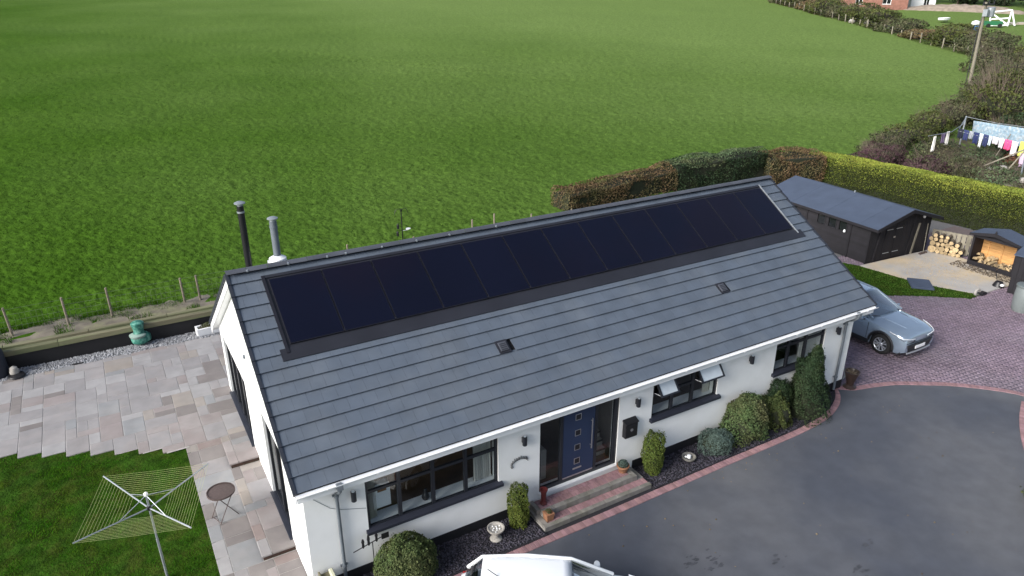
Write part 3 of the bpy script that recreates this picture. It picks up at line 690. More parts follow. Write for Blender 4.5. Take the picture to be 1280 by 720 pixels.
for c in range(NT):
    s0 = c * TG; off = -.15 if c % 2 else 0.0; k = 0
    s1 = s0 + TG + .04
    while True:
        x0 = .045 + off + k * TW; x1 = x0 + TW; k += 1
        if x0 > RL - .05: break
        full = x0 >= .044 and x1 <= RL - .044
        a, e = max(x0, .045), min(x1, RL - .045)
        if e - a < .02: continue
        cx_ = (a + e) / 2
        if c == 5 and any(v[0] - .02 < cx_ < v[0] + .30 for v in VX): continue
        inx = AX0 < cx_ < AX1
        if c == NT - 1: s1 = SL - .06
        x, y, z = rp(cx_, s0)
        d = (x - CX) ** 2 + (y - CY) ** 2 + (z - 11.6) ** 2
        clipx = False
        arr = 9 <= c <= 14
        if arr:
            if a > AX0 - .02 and e < AX1 + .02: continue
            if a < AX0 < e: e = AX0 - .004; full = False
            if a < AX1 < e: a = AX1 + .014; full = False
        if full and c < NT - 1 and not (c == 8 and inx): cands.append((d, x0, s0))
        else:
            q0, q1 = a + .0015, e - .0015
            if c == 8 and inx: tile_b(bulk, q0, q1, s0, 3.0, 0)
            else: tile_b(bulk, q0, q1, s0, s1, 0)
cands.sort()
for i, (d, x0, s0) in enumerate(cands):
    if i < 290: link('roof_tile', tmesh, roof, rp(x0, s0, 0))
    else: tile_b(bulk, x0 + .0015, x0 + TW - .0015, s0, s0 + TG + .04, 0)
tag(bulk.build('roof_tiles', M['tile'], roof), kind='stuff')
bulk = B()
for c in range(18):    # rear slope, same courses seen from the field
    s1 = min(6.39, .08 + c * .355 + .36)
    for k in range(57):
        x0 = .045 + k * .2995; s0 = .06 + c * .355
        bulk.hexa([rb(x0 + .0015, s0, -.044), rb(x0 + .298, s0, -.044), rb(x0 + .298, s1, -.026), rb(x0 + .0015, s1, -.026), rb(x0 + .0015, s0, -.024), rb(x0 + .298, s0, -.024), rb(x0 + .298, s1, 0), rb(x0 + .0015, s1, 0)])
tag(bulk.build('roof_tiles', M['tile'], roof), kind='stuff')
# ridge caps
rbm = B(); n = 8; vs = []; fs = []
for i, x in enumerate((0.004, .44)):
    for rad in (.115, .10):
        for k in range(n + 1):
            a = radians(20 + 140 * k / n); vs.append((x, cos(a) * rad * 1.12, sin(a) * rad * .62))
m1 = n + 1
for k in range(n):
    fs += [(k, k + 1, 2 * m1 + k + 1, 2 * m1 + k), (m1 + k + 1, m1 + k, 3 * m1 + k, 3 * m1 + k + 1), (k + 1, k, m1 + k, m1 + k + 1), (2 * m1 + k, 2 * m1 + k + 1, 3 * m1 + k + 1, 3 * m1 + k)]
rbm.add(vs, fs); rmesh = rbm.mesh('ridge_tile', M['ridge'])
clip = B(); clip.box(-.02, .02, -.115, -.06, .0, .055); cmesh = clip.mesh('ridge_clip', M['alu'])
nR = 38; st = RL / nR
for k in range(nR):
    o = link('ridge_tile', rmesh, roof, (k * st, RW, EZ + RH - .035 + rnd.uniform(-.002, .002))); o.scale = (st / .447, 1, 1)
for k in (1, 3, 5, 6, 8, 10, 12, 15): 
    b = B(); b.cbox(k * st - .02, k * st + .02, RW - .125, RW - .075, EZ + RH - .02, EZ + RH + .020, .004); b.build('ridge_clip', M['alu'], roof)
for X, sg in ((0.0, 1), (RL, -1)):
    for c in range(NT):
        s0, s1 = c * TG, (c + 1) * TG + (.012 if c < NT - 1 else -.02)
        for fn in (rp,):
            b = B(); x0, x1 = (X - .012, X + .05) if sg > 0 else (X - .05, X + .012)
            b.hexa([fn(x0, s0 - .012, -.085), fn(x1, s0 - .012, -.085), fn(x1, s1, -.10), fn(x0, s1, -.10), fn(x0, s0 - .012, .014), fn(x1, s0 - .012, .014), fn(x1, s1, -.006), fn(x0, s1, -.006)])
            b.build('verge_unit', M['verge'], roof)
    b = B(); x0, x1 = (X - .012, X + .05) if sg > 0 else (X - .05, X + .012)
    for c in range(18):
        s0, s1 = .05 + c * .355, .05 + (c + 1) * .355
        b.hexa([rb(x0, s0, -.10), rb(x1, s0, -.10), rb(x1, s1, -.085), rb(x0, s1, -.085), rb(x0, s0, -.006), rb(x1, s0, -.006), rb(x1, s1, .014), rb(x0, s1, .014)])
    b.build('verge_strip', M['verge'], roof)
# barge boards, soffit, fascia, gutters
for x0, x1 in ((.02, .045), (RL - .045, RL - .02)):
    b = B(); P = [(.05, EZ - .28), (.05, EZ - .085), (RW, EZ + RH - .105), (9.92, EZ + RH - .105 - (9.92 - RW) * .63), (9.92, EZ + RH - .42 - (9.92 - RW) * .63), (9.5, EZ + RH - .30 - (9.5 - RW) * .63), (RW, EZ + RH - .30), (.35, EZ - .085)]
    b.xprism(P[1:7] + [(.05, EZ - .28)], x0, x1); b.build('barge_board', M['upvc'], house)
b = B(); b.xprism([(9.5, 2.32), (9.92, 2.05), (9.92, 2.2), (9.5, 2.46)], .046, GXL - .002); b.xprism([(RW, EZ + RH - .29), (9.5, EZ + RH - .29 - 4.965 * .63), (9.5, EZ + RH - .31 - 4.965 * .63), (RW, EZ + RH - .31)], .046, GXL - .002); b.build('soffit', M['upvc'], house)
b = B(); b.box(.046, RL - .046, .055, FY - .003, 2.63, 2.65); b.box(.05, RL - .05, .03, .054, 2.63, 2.835); b.build('fascia', M['upvc'], house)
b = B(); vs = []; fs = []; n = 10
for x in (.02, RL - .02):
    for rad in (.058, .052):
        for k in range(n + 1): a = pi + pi * k / n; vs.append((x, -.034 + cos(a) * rad, 2.845 + sin(a) * rad * .95))
m1 = n + 1
for k in range(n): fs += [(k, k + 1, 2 * m1 + k + 1, 2 * m1 + k), (m1 + k + 1, m1 + k, 3 * m1 + k, 3 * m1 + k + 1), (k + 1, k, m1 + k, m1 + k + 1), (2 * m1 + k, 2 * m1 + k + 1, 3 * m1 + k + 1, 3 * m1 + k)]
for k in (0, n): fs.append((k, m1 + k, 3 * m1 + k, 2 * m1 + k))
b.add(vs, fs)
for x in (.012, RL - .012): b.lathe([(0.0, 0), (0, 0)], (x, -.034, 2.845), 3, False)
gut = b.build('gutter', M['upvc'], house, smooth=True)
for k in range(17):
    b = B(); b.tube([(.6 + k, -.034 + cos(a) * .062, 2.845 + sin(a) * .06) for a in [pi + pi * j / 8 for j in range(9)]], .007, 5); b.build('gutter_bracket', M['upvc'], gut)
def downpipe(x):
    b = B(); b.cbox(x - .06, x + .06, -.10, .03, 2.72, 2.83, .01); b.tube([(x, -.034, 2.78), (x, -.034, 2.66), (x, .06, 2.56), (x, .26, 2.46), (x, .29, 2.38), (x, .29, .10)], .038, 12)
    o = b.build('downpipe', M['pipe'], house, smooth=True)
    for z in (2.3, .52):
        b = B(); b.lathe([(.05, 0), (.05, .05)], (x, .29, z), 12); b.box(x - .075, x + .075, .315, .349, z + .005, z + .045); b.build('pipe_clip', M['pipe'], o)
downpipe(.84); downpipe(16.3)

# solar array: dark flashing tray and thirteen panels
def slope_slab(b, x0, x1, s0, s1, o0_, o1_): b.hexa([rp(x0, s0, o0_), rp(x1, s0, o0_), rp(x1, s1, o0_), rp(x0, s1, o0_), rp(x0, s0, o1_), rp(x1, s0, o1_), rp(x1, s1, o1_), rp(x0, s1, o1_)])
b = B(); slope_slab(b, .58, 16.60, 2.83, 3.12, -.02, .006); slope_slab(b, AX0, AX1, 3.12, 5.09, -.035, -.012); fl = b.build('array_flashing', M['flash'], roof)
b = B(); slope_slab(b, AX0 - .02, AX0 + .045, 3.0, 5.09, -.03, .022); b.build('flashing_rail', M['pframe'], fl)
b = B(); slope_slab(b, AX1 - .018, AX1 + .012, 3.0, 5.10, -.03, .022); b.build('flashing_rail', M['galv'], fl)
b = B(); slope_slab(b, AX0 + .046, AX1 - .041, 5.02, 5.095, -.03, .012); b.build('flashing_rail', M['flash'], fl)
NP = 13; px0, px1 = AX0 + .10, AX1 - .09; pw = (px1 - px0) / NP; ps0, ps1 = 3.20, 4.955
pg = B(); g = .011
pg.hexa([(x - px0, y - rp(px0, ps0)[1], z - rp(px0, ps0)[2]) for x, y, z in [rp(px0 + g, ps0, -.01), rp(px0 + pw - g, ps0, -.01), rp(px0 + pw - g, ps1, -.01), rp(px0 + g, ps1, -.01), rp(px0 + g, ps0, .028), rp(px0 + pw - g, ps0, .028), rp(px0 + pw - g, ps1, .028), rp(px0 + g, ps1, .028)]])
pfm = pg.mesh('panel_frame', M['pframe'])
pg = B(); g = .022
def ro(x, s, o): a = rp(px0 + x, ps0 + s, o); c = rp(px0, ps0); return (a[0] - c[0], a[1] - c[1], a[2] - c[2])
hh = ps1 - ps0; pg.add([ro(g, .012, .0305), ro(pw - g, .012, .0305), ro(pw - g, hh - .012, .0305), ro(g, hh - .012, .0305)], [(0, 1, 2, 3)]); pgm = pg.mesh('panel_glass', M['panel'])
def clampm(s0):
    pc = B(); pc.hexa([ro(-.018, s0, .012), ro(.018, s0, .012), ro(.018, s0 + .035, .012), ro(-.018, s0 + .035, .012), ro(-.018, s0, .036), ro(.018, s0, .036), ro(.018, s0 + .035, .036), ro(-.018, s0 + .035, .036)])
    return pc.mesh('panel_clamp', M['pframe'])
pcms = [clampm(.02), clampm(hh - .25)]
for k in range(NP):
    q = rp(px0 + k * pw, ps0); p_ = link('solar_panel', pfm, house, q); link('panel_glass', pgm, p_)
    for pcm in (pcms if k else []): link('panel_clamp', pcm, p_)
# roof vents
for vx in (5.19, 12.15):
    b = B(); slope_slab(b, vx, vx + .30, 1.675, 2.02, -.02, .006); v = b.build('roof_vent', M['flash'], roof)
    b = B(); slope_slab(b, vx + .05, vx + .25, 1.73, 1.96, .007, .03); b.build('vent_hood', M['ridge'], v)
    b = B()
    for q in range(4): slope_slab(b, vx + .07, vx + .23, 1.75 + q * .05, 1.765 + q * .05, .031, .038)
    b.build('vent_louvre', M['pframe'], v)
# flues
def flue(x, y, zb, zt, r0, m, capm, capr, white=False):
    b = B(); b.lathe([(r0, zb), (r0, zt)], (x, y, 0), 20)
    o = b.build('flue', m, house, smooth=True)
    b = B(); b.lathe([(r0 * .75, zt), (r0 * .75, zt + .05), (capr, zt + .055), (capr, zt + .075), (capr * .6, zt + .10), (.01, zt + .115)], (x, y, 0), 24); b.build('cowl', capm, o, smooth=True)
    b = B(); b.lathe([(r0 + .008, zt - .16), (r0 + .008, zt - .12)], (x, y, 0), 20); b.build('band', capm if not white else m, o)
    if white: b = B(); b.lathe([(.21, zb + .55), (.20, zb + .66), (.13, zb + .70), (r0 + .01, zb + .72)], (x, y, 0), 20); b.box(x - .2, x + .2, y - .2, y + .25, zb + .40, zb + .55); b.build('flashing_collar', M['upvc'], o, smooth=False)
flue(.68, 5.55, 4.7, 6.93, .078, M['blackmetal'], M['galv'], .125)
flue(1.32, 5.35, 4.95, 6.52, .085, M['pipe'], M['galv'], .125, True)

# windows
def window(x0, x1, z0, z1, cols, tz, y=.385, opened=(), curt='', sill=True, mat_='grey'):
    b = B(); f = .06; d = .07
    b.box(x0, x1, y, y + d, z0, z0 + f); b.box(x0, x1, y, y + d, z1 - f, z1); b.box(x0, x0 + f, y, y + d, z0 + f, z1 - f); b.box(x1 - f, x1, y, y + d, z0 + f, z1 - f)
    w = b.build('window', M[mat_], house)
    E_ = [x0 + f / 2] + cols + [x1 - f / 2]
    for c in cols: b = B(); b.box(c - .04, c + .04, y - .004, y + d - .002, z0 + f, z1 - f); b.build('mullion', M[mat_], w)
    for i in range(len(E_) - 1):
        a, e = E_[i] + (f / 2 if i == 0 else .04), E_[i + 1] - (f / 2 if i == len(E_) - 2 else .04)
        b = B(); b.box(a, e, y + .002, y + d - .004, tz - .03, tz + .03); b.build('transom', M[mat_], w)
        b = B(); b.box(a, e, y + .03, y + .036, z0 + f, tz - .03); b.build('pane', M['glass'], w)
        if i in opened:
            # top-hung sash swung outward
            hgt = z1 - f - tz - .03; A = radians(38); b = B(); fr_ = .045
            T = lambda u, v, t: (u, y - .01 - sin(A) * v - cos(A) * t, z1 - f - cos(A) * v + sin(A) * t * 1.0)
            def bar(u0, u1, v0, v1, t0=0, t1=.05, bb=None): bb.hexa([T(u0, v1, t0), T(u1, v1, t0), T(u1, v0, t0), T(u0, v0, t0), T(u0, v1, t1), T(u1, v1, t1), T(u1, v0, t1), T(u0, v0, t1)])
            hv = hgt + .06
            bar(a, e, 0, fr_, bb=b); bar(a, e, hv - fr_, hv, bb=b); bar(a, a + fr_, fr_, hv - fr_, bb=b); bar(e - fr_, e, fr_, hv - fr_, bb=b)
            b.build('open_sash', M[mat_], w)
            b = B(); bar(a + fr_, e - fr_, fr_, hv - fr_, .02, .03, bb=b); b.build('pane', M['sashglass'], w)
            b = B(); b.tube([(a + .03, y, tz + .05), (a + .03, y - .01 - sin(A) * hv * .9, z1 - f - cos(A) * hv * .9)], .008, 6); b.build('stay', M['upvc'], w)
        else:
            b = B(); b.box(a, e, y + .03, y + .036, tz + .03, z1 - f); b.build('pane', M['glass'], w)
    if sill:
        b = B(); b.hexa([(x0 - .06, FY - .09, z0 - .07), (x1 + .09, FY - .09, z0 - .07), (x1 + .09, FY - .001, z0 - .06), (x0 - .06, FY - .001, z0 - .06), (x0 - .06, FY - .09, z0 + .0), (x1 + .09, FY - .09, z0 + .0), (x1 + .09, FY - .001, z0 + .03), (x0 - .06, FY - .001, z0 + .03)]); b.hexa([(x0 + .001, FY - .0009, z0 + .001), (x1 - .001, FY - .0009, z0 + .001), (x1 - .001, y - .001, z0 + .001), (x0 + .001, y - .001, z0 + .001), (x0 + .001, FY - .0009, z0 + .03), (x1 - .001, FY - .0009, z0 + .03), (x1 - .001, y - .001, z0 + .04), (x0 + .001, y - .001, z0 + .04)]); b.build('sill', M['sill'], w)
    b = B(); b.box(x0 + .01, x1 - .01, y + d + .001, y + d + .34, z0 + .005, z0 + .035); b.build('window_board', M['upvc'], w)
    for a, e in curt:
        b = B(); n = 26; vs = []
        for k in range(n + 1):
            u = a + (e - a) * k / n; v = y + .24 + .035 * sin(k * 1.9)
            vs += [(u, v, z0 + .04), (u, v, z1 - .03)]
        b.add(vs, [(2 * k, 2 * k + 2, 2 * k + 3, 2 * k + 1) for k in range(n)]); b.build('curtain', M['curtain'], w, smooth=True)
    return w
window(*W1, [2.17, 2.94, 3.72], 2.07, curt=((1.5, 1.72), (4.02, 4.45)))
window(*W2, [9.66, 10.36], 2.06, opened=(0, 2), curt=((10.98, 11.18),))
window(*W3, [13.98, 14.70], 2.20, curt=((14.72, 15.44),))
# lantern, photo frame and bird on the window boards
t = empty('lantern', (1.86, .72, 1.40), 0, 'white lantern box with an amber window on the sill board of the long left window', 'lantern')
b = B(); b.cbox(-.19, .19, -.1, .1, .0, .58, .03); b.build('lantern_body', M['upvc'], t); b = B(); b.box(-.09, .11, -.103, -.1, .40, .50); b.build('lantern_light', paint('amber_brown', (.22, .10, .03)), t)
t = empty('ornament', (2.84, .62, 1.195), 0, 'small dark bird ornament beside the middle mullion of the long left window', 'ornament')
b = B(); b.lathe([(.01, 0), (.07, .02), (.09, .08), (.06, .16), (.03, .20), (.045, .25), (.02, .29)], n=12); b.build('ornament_body', M['blackmetal'], t, smooth=True)

# gable patio doors on the side wall
def side_window(y0, y1, z0, z1, n, x=GXL + .06):
    b = B(); f = .07; d = .07
    b.box(x, x + d, y0, y1, z0, z0 + f); b.box(x, x + d, y0, y1, z1 - f, z1); b.box(x, x + d, y0, y0 + f, z0 + f, z1 - f); b.box(x, x + d, y1 - f, y1, z0 + f, z1 - f)
    w = b.build('patio_door', M['grey'], house); st_ = (y1 - y0 - f) / n
    for k in range(n):
        a, e = y0 + f / 2 + k * st_, y0 + f / 2 + (k + 1) * st_
        if k: b = B(); b.box(x - .004, x + d - .003, a - .05, a + .05, z0 + f, z1 - f); b.build('stile', M['grey'], w)
        b = B(); b.box(x + .03, x + .036, a + .04, e - .04, z0 + f, z1 - f); b.build('pane', M['glass'], w)
        if n > 2 or k == 0:
            b = B(); q = 14; vs = []
            for j in range(q + 1): u = a + .05 + .28 * j / q; vs += [(x + .20 + .03 * sin(j * 2.1), u, z0 + .1), (x + .20 + .03 * sin(j * 2.1), u, z1 - .08)]
            b.add(vs, [(2 * j, 2 * j + 2, 2 * j + 3, 2 * j + 1) for j in range(q)]); b.build('curtain', M['curtain'], w, smooth=True)
    b = B(); b.cbox(GXL - .07, x - .001, y0 - .03, y1 + .03, z0 - .045, z0 + .012, .004); b.build('sill', M['sill'], w)
side_window(*G1, 4); side_window(*G2, 2)

# entrance: sidelights, door, threshold
X0, X1, Z0, Z1 = DR
b = B(); y = .385; f = .05
b.box(X0, X1, y, y + .08, Z0, Z0 + .09); b.box(X0, X0 + f, y, y + .08, Z0 + .09, Z1); b.box(X1 - .12, X1, y, y + .08, Z0 + .09, Z1)
b.box(6.22, 6.29, y, y + .08, Z0 + .09, Z1); b.box(7.22, 7.30, y, y + .08, Z0 + .09, Z1); b.box(X0 + f, 6.22, y, y + .08, Z1 - .06, Z1); b.box(6.29, 7.22, y, y + .08, Z1 - .06, Z1); b.box(7.3, X1 - .12, y, y + .08, Z1 - .06, Z1)
ent = b.build('door_frame', M['grey'], house)
b = B(); b.box(X0 + f, 6.22, y + .03, y + .036, Z0 + .09, Z1 - .06); b.build('pane', M['glass'], ent)
b = B(); b.box(7.3, X1 - .12, y + .03, y + .036, Z0 + .09, Z1 - .06); b.build('pane', M['glass'], ent)
b = B(); b.box(X0, X1, FY - .05, y - .002, Z0 - .035, Z0 - .002); b.build('threshold', M['upvc'], ent)
b = B(); b.cbox(6.30, 7.21, .39, .46, Z0 + .095, Z1 - .065, .006); door = b.build('front_door', M['navy'], house)
for i, z in enumerate((2.18, 1.74, 1.33, .93)):
    b = B(); x = 6.72; b.box(x - .085, x + .085, .384, .3895, z - .085, z - .07); b.box(x - .085, x + .085, .384, .3895, z + .07, z + .085); b.box(x - .085, x - .07, .384, .3895, z - .07, z + .07); b.box(x + .07, x + .085, .384, .3895, z - .07, z + .07); fr2 = b.build('glazing_bead', M['steel'], door)
    b = B(); b.box(x - .069, x + .069, .387, .3895, z - .069, z + .069); b.build('door_light', M['pframe'], door)
b = B(); b.tube([(7.10, .33, 1.20), (7.10, .33, 2.05)], .016, 10); b.tube([(7.10, .33, 1.28), (7.10, .389, 1.28)], .011, 8); b.tube([(7.10, .33, 1.97), (7.10, .389, 1.97)], .011, 8); b.build('pull_handle', M['steel'], door, smooth=True)
b = B(); b.box(6.60, 6.86, .382, .3895, .70, .745); b.build('letter_plate', M['steel'], door)
b = B(); b.box(6.31, 7.20, .382, .3895, Z0 + .10, Z0 + .135); b.build('kick_strip', M['steel'], door)
# hallway seen through the sidelights
t = empty('staircase', (7.36, .9, .38), 0, 'pale staircase with dark nosings behind the right sidelight of the front door', 'staircase')
for k in range(9):
    b = B(); b.box(0, .62, k * .12, k * .12 + .5, k * .19, k * .19 + .17); o = b.build('stair_step', M['room'] if False else paint('pale_stair', (.46, .43, .38)), t)
    b = B(); b.box(0, .62, k * .12 - .012, k * .12 - .001, k * .19 + .12, k * .19 + .175); b.build('stair_nosing', M['blackmetal'], o)
t = empty('cabinet', (5.80, .95, .38), 0, 'pale cabinet standing behind the left sidelight of the front door', 'cabinet')
b = B(); b.cbox(-.15, .3, -.15, .25, 0, .85, .02); b.build('cabinet_body', paint('pale_cabinet', (.42, .37, .32)), t)
# wall lights, post box, house sign
for i, (x, z) in enumerate(((1.17, 2.2), (5.16, 2.12), (8.44, 2.1), (12.37, 2.22), (15.98, 2.2))):
    b = B(); b.lathe([(.045, -.12), (.055, -.11), (.055, .11), (.045, .12)], (x, FY - .085, z), 14); l = b.build('wall_light', M['grey'], house, smooth=True)
    b = B(); b.box(x - .035, x + .035, FY - .04, FY - .001, z - .07, z + .07); b.build('bracket', M['grey'], l)
    b = B(); b.lathe([(.035, -.124), (.035, -.121)], (x, FY - .085, z), 12); b.lathe([(.036, .121), (.036, .126)], (x, FY - .085, z), 12); b.build('lens', M['sashglass'], l)
pb = empty('post_box', (8.24, FY, 1.42), 0, 'black lidded post box on the white wall between front door and column shrub', 'post box')
b = B(); b.cbox(-.19, .19, -.14, -.002, -.24, .20, .02); b.build('box_body', M['blackmetal'], pb, bevel=.02)
b = B(); b.hexa([(-.20, -.16, .17), (.20, -.16, .17), (.20, -.002, .20), (-.20, -.002, .20), (-.20, -.16, .19), (.20, -.16, .19), (.20, -.002, .26), (-.20, -.002, .26)]); b.build('lid', M['blackmetal'], pb)
b = B(); b.lathe([(.045, 0), (.045, .004)], n=16); b.build('emblem', paint('dull_pewter', (.2, .2, .21), metal=.5), pb, loc=(0, -.141, -.02), rot=(radians(90), 0, 0))
b = B(); b.box(-.1, .1, -.145, -.141, .09, .12); b.build('flap', M['pframe'], pb)
b = B()
for k in range(9):     # wrought lettering on an arched bar
    a = radians(150 - k * 14); cx_, cz_ = 5.07 + .25 * cos(a), 1.45 + .20 * sin(a)
    b.tube([(cx_ - .018, FY - .02, cz_ - .03), (cx_ - .012, FY - .02, cz_ + .03 + .015 * (k % 3)), (cx_ + .012, FY - .02, cz_ + .02), (cx_ + .008, FY - .02, cz_ - .03), (cx_ + .025, FY - .02, cz_ - .015)], .0055, 5)
b.tube([(5.07 + .25 * cos(radians(160 - k * 15)), FY - .015, 1.41 + .20 * sin(radians(160 - k * 15))) for k in range(10)], .006, 6)
b.tube([(4.84, FY - .015, 1.48), (4.86, FY - .015, 1.43), (4.90, FY - .015, 1.45), (4.88, FY - .015, 1.50)], .008, 6)
b.build('house_name_sign', M['blackmetal'], house)
b = B(); b.tube([(.27, FY - .008, 2.52), (.7, FY - .008, 2.05), (.9, FY - .008, 1.93), (1.42, FY - .008, 1.75)], .005, 5); b.build('cable', M['pipe'], house)
b = B(); b.cbox(GXL - .05, GXL - .001, 5.0, 5.1, 3.35, 3.43, .01); b.build('gable_sensor', M['pipe'], house)

# porch steps
b = B(); b.box(5.22, 8.47, -.64, FY - .002, -.1, .016); tag(b.build('steps_bed', M['slatebase']), kind='structure')
PS = tag(B().box(5.27, 8.42, -.47, FY - .001, -.02, .085).build('front_steps', M['mortar']), 'two broad front steps of red brick with grey stone edging below the navy door', 'steps')
def course(n, x0, x1, y0, y1, z0, z1, m, name):
    w = (x1 - x0) / n
    for k in range(n):
        b = B(); b.cbox(x0 + k * w + .004, x0 + (k + 1) * w - .004, y0 + .003, y1 - .003, z0, z1 + rnd.uniform(-.003, .003), .006); b.build(name, m, PS)
b = B(); b.box(5.42, 8.06, -.13, FY - .001, .085, .225); b.build('step_core', M['mortar'], PS)
course(9, 5.27, 8.42, -.48, -.36, .02, .15, M['stepstone'], 'edging_stone')
course(28, 5.45, 8.40, -.36, -.16, .086, .145, M['kerb'], 'brick')
course(8, 5.42, 8.06, -.17, -.03, .15, .30, M['stepstone'], 'edging_stone')
course(25, 5.44, 8.04, -.03, .15, .226, .294, M['kerb'], 'brick')
course(25, 5.44, 8.04, .15, FY - .062, .226, .294, M['kerb'], 'brick')
for x0, x1, y0, y1, z0, z1 in ((5.27, 5.42, -.36, -.0, .086, .15), (5.27, 5.42, 0, .34, .086, .15), (5.33, 5.44, -.03, .34, .15, .295), (8.06, 8.20, -.17, .1, .15, .29), (8.20, 8.42, -.16, .34, .086, .148)):
    b = B(); b.cbox(x0 + .003, x1 - .003, y0 + .003, y1 - .003, z0, z1, .008); b.build('edging_stone', M['stepstone'], PS)

# ------------------------------------------------------------------ shrubs, hedges, trees
def surf_points(n, shape, rx, ry, rz, lump=.18, seed=0):
    """points and normals in a shell of a lumpy solid standing on z=0"""
    d = RS.normal(0, 1, (n, 3)); d /= np.linalg.norm(d, axis=1)[:, None]
    if shape == 'ball':
        d[:, 2] = np.where(d[:, 2] < -.55, -d[:, 2], d[:, 2])
        P = d * [rx, ry, rz / 1.55]; P[:, 2] += rz * .55 / 1.55 * 1.0
    elif shape == 'column':
        t = RS.rand(n); a = RS.uniform(0, 2 * pi, n); q = np.clip((t - .86) / .14, 0, 1); r = (1 - q) ** .5 * (.72 + .28 * np.clip(t / .3, 0, 1)) * (1 + .30 * (vnoise(a * 1.9 + seed, t * 4.5) - .5) + .22 * (vnoise(a * 4 + seed, t * 9) - .5))
        zt = t * rz * (1 + .10 * (vnoise(a * 1.6 + seed, a * 0) - .5) * 2)
        P = np.stack([np.cos(a) * r * rx * 1.05, np.sin(a) * r * ry * 1.05, zt], 1); d = np.stack([np.cos(a), np.sin(a), .35 + 1.5 * q], 1)
    elif shape == 'cone':
        t = RS.rand(n) ** .75; a = RS.uniform(0, 2 * pi, n); r = (1 - t) ** .55 * (1 + .12 * np.sin(a * 3 + t * 9) + .45 * (vnoise(a * 2.2 + 3, t * 6) - .5)) + .03
        P = np.stack([np.cos(a) * r * rx, np.sin(a) * r * ry, .03 + t * rz], 1); d = np.stack([np.cos(a), np.sin(a), .5 + 0 * a], 1)
    elif shape == 'scrub':
        P = d * [rx, ry, rz * .55]; P[:, 2] = np.abs(P[:, 2] + rz * .42)
    l = vnoise(P[:, 0] * 2.6 / rx * .9 + seed * 7.3 + P[:, 2] * 2.0, P[:, 1] * 2.6 / ry + seed * 3.1 - P[:, 2] * 1.7)
    l2 = vnoise(P[:, 0] * 7 / rx + seed + P[:, 2] * 5, P[:, 1] * 7 / ry - P[:, 2] * 4 + seed); sh = 1 + (l - .5) * 2 * lump + (l2 - .5) * lump * .9 - np.abs(RS.normal(0, .06, n)); sh += (RS.rand(n) < .05) * RS.uniform(0, .14, n) * (1 if shape != 'column' else .7)
    c = np.array([0, 0, rz * .5]); P = c + (P - c) * sh[:, None]
    return P, d
def shrub(name, loc, shape, dims, size, n, leaf, label, cat='shrub', group=None, lump=.16, core=.86, twigs=0, seed=None, aspect=1.8):
    rx, ry, rz = dims; seed = rnd.random() * 10 if seed is None else seed
    t = empty(name, loc, 0, label, cat, group)
    P, Nn = surf_points(n, shape, rx, ry, rz, lump, seed)
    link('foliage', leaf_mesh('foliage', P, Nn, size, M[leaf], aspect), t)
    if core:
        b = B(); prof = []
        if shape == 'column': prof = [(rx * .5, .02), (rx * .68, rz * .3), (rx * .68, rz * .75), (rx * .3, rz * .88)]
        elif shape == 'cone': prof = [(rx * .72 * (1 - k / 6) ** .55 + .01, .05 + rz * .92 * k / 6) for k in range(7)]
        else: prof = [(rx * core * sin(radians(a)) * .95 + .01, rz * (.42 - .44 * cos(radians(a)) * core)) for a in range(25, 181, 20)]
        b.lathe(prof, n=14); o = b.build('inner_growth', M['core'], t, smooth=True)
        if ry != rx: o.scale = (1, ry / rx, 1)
    if twigs:
        a = RS.uniform(0, 2 * pi, twigs); r1 = RS.rand(twigs) * .3; r2 = RS.uniform(.5, 1.08, twigs); zt = RS.uniform(.55, 1.18, twigs) * rz
        A_ = np.stack([np.cos(a) * r1 * rx, np.sin(a) * r1 * ry, np.zeros(twigs)], 1); Bq = np.stack([np.cos(a) * r2 * rx, np.sin(a) * r2 * ry, zt], 1)
        link('stem', twig_mesh('stem', A_, Bq, .012 * max(1, rz / 1.6), M['twig']), t)
        A2 = A_ * .4 + Bq * .6; off = RS.normal(0, .22, (twigs, 3)) * [rx, ry, rz * .6]; link('stem', twig_mesh('stem', A2, Bq + off, .007 * max(1, rz / 1.6), M['twig']), t)
    return t
shrub('clipped_shrub', (2.0, -.18, .04), 'ball', (.64, .52, 1.0), .045, 14000, 'leaf_ball', 'large rounded dark green clipped bush in front of the long left window', lump=.17, aspect=1.6)
shrub('column_shrub', (4.86, .02, .04), 'column', (.225, .22, 1.10), .042, 6500, 'leaf_column', 'narrow column of yellow green shrub between the long window and the front steps', lump=.16, aspect=2)
shrub('column_shrub', (8.86, .02, .04), 'column', (.26, .25, 1.16), .042, 7500, 'leaf_column', 'narrow column of yellow green shrub under the open window right of the post box', lump=.14, aspect=2)
shrub('spruce_shrub', (10.92, -.12, .04), 'ball', (.46, .40, .62), .05, 6500, 'leaf_spruce', 'low blue green dwarf conifer between the slate bed and the large round shrub', lump=.22, aspect=3.5)
shrub('round_shrub', (12.0, -.05, .03), 'ball', (.64, .56, 1.30), .055, 12000, 'leaf_hebe', 'large rounded pale green shrub with ruddy tips against the wall', lump=.22)
shrub('wavy_shrub', (13.25, -.08, .03), 'ball', (.50, .46, .98), .055, 7500, 'leaf_mid', 'loose yellow green shrub low between the round shrub and the tall dark conifer', lump=.38)
shrub('conifer_shrub', (14.55, -.05, .03), 'cone', (.76, .64, 2.05), .065, 15000, 'leaf_dark', 'tall dark green conical conifer in front of the right hand window', lump=.34, aspect=3)
shrub('dark_shrub', (13.55, .12, .03), 'ball', (.45, .3, 1.25), .06, 5000, 'leaf_dark', 'dark green shrub leaning on the wall left of the tall conifer', lump=.25, aspect=3)
shrub('edge_shrub', (16.15, -5.95, 0), 'scrub', (.55, .7, .75), .06, 3500, 'leaf_mid', 'small green shrub at the right edge of the tarmac drive', lump=.25, twigs=30)

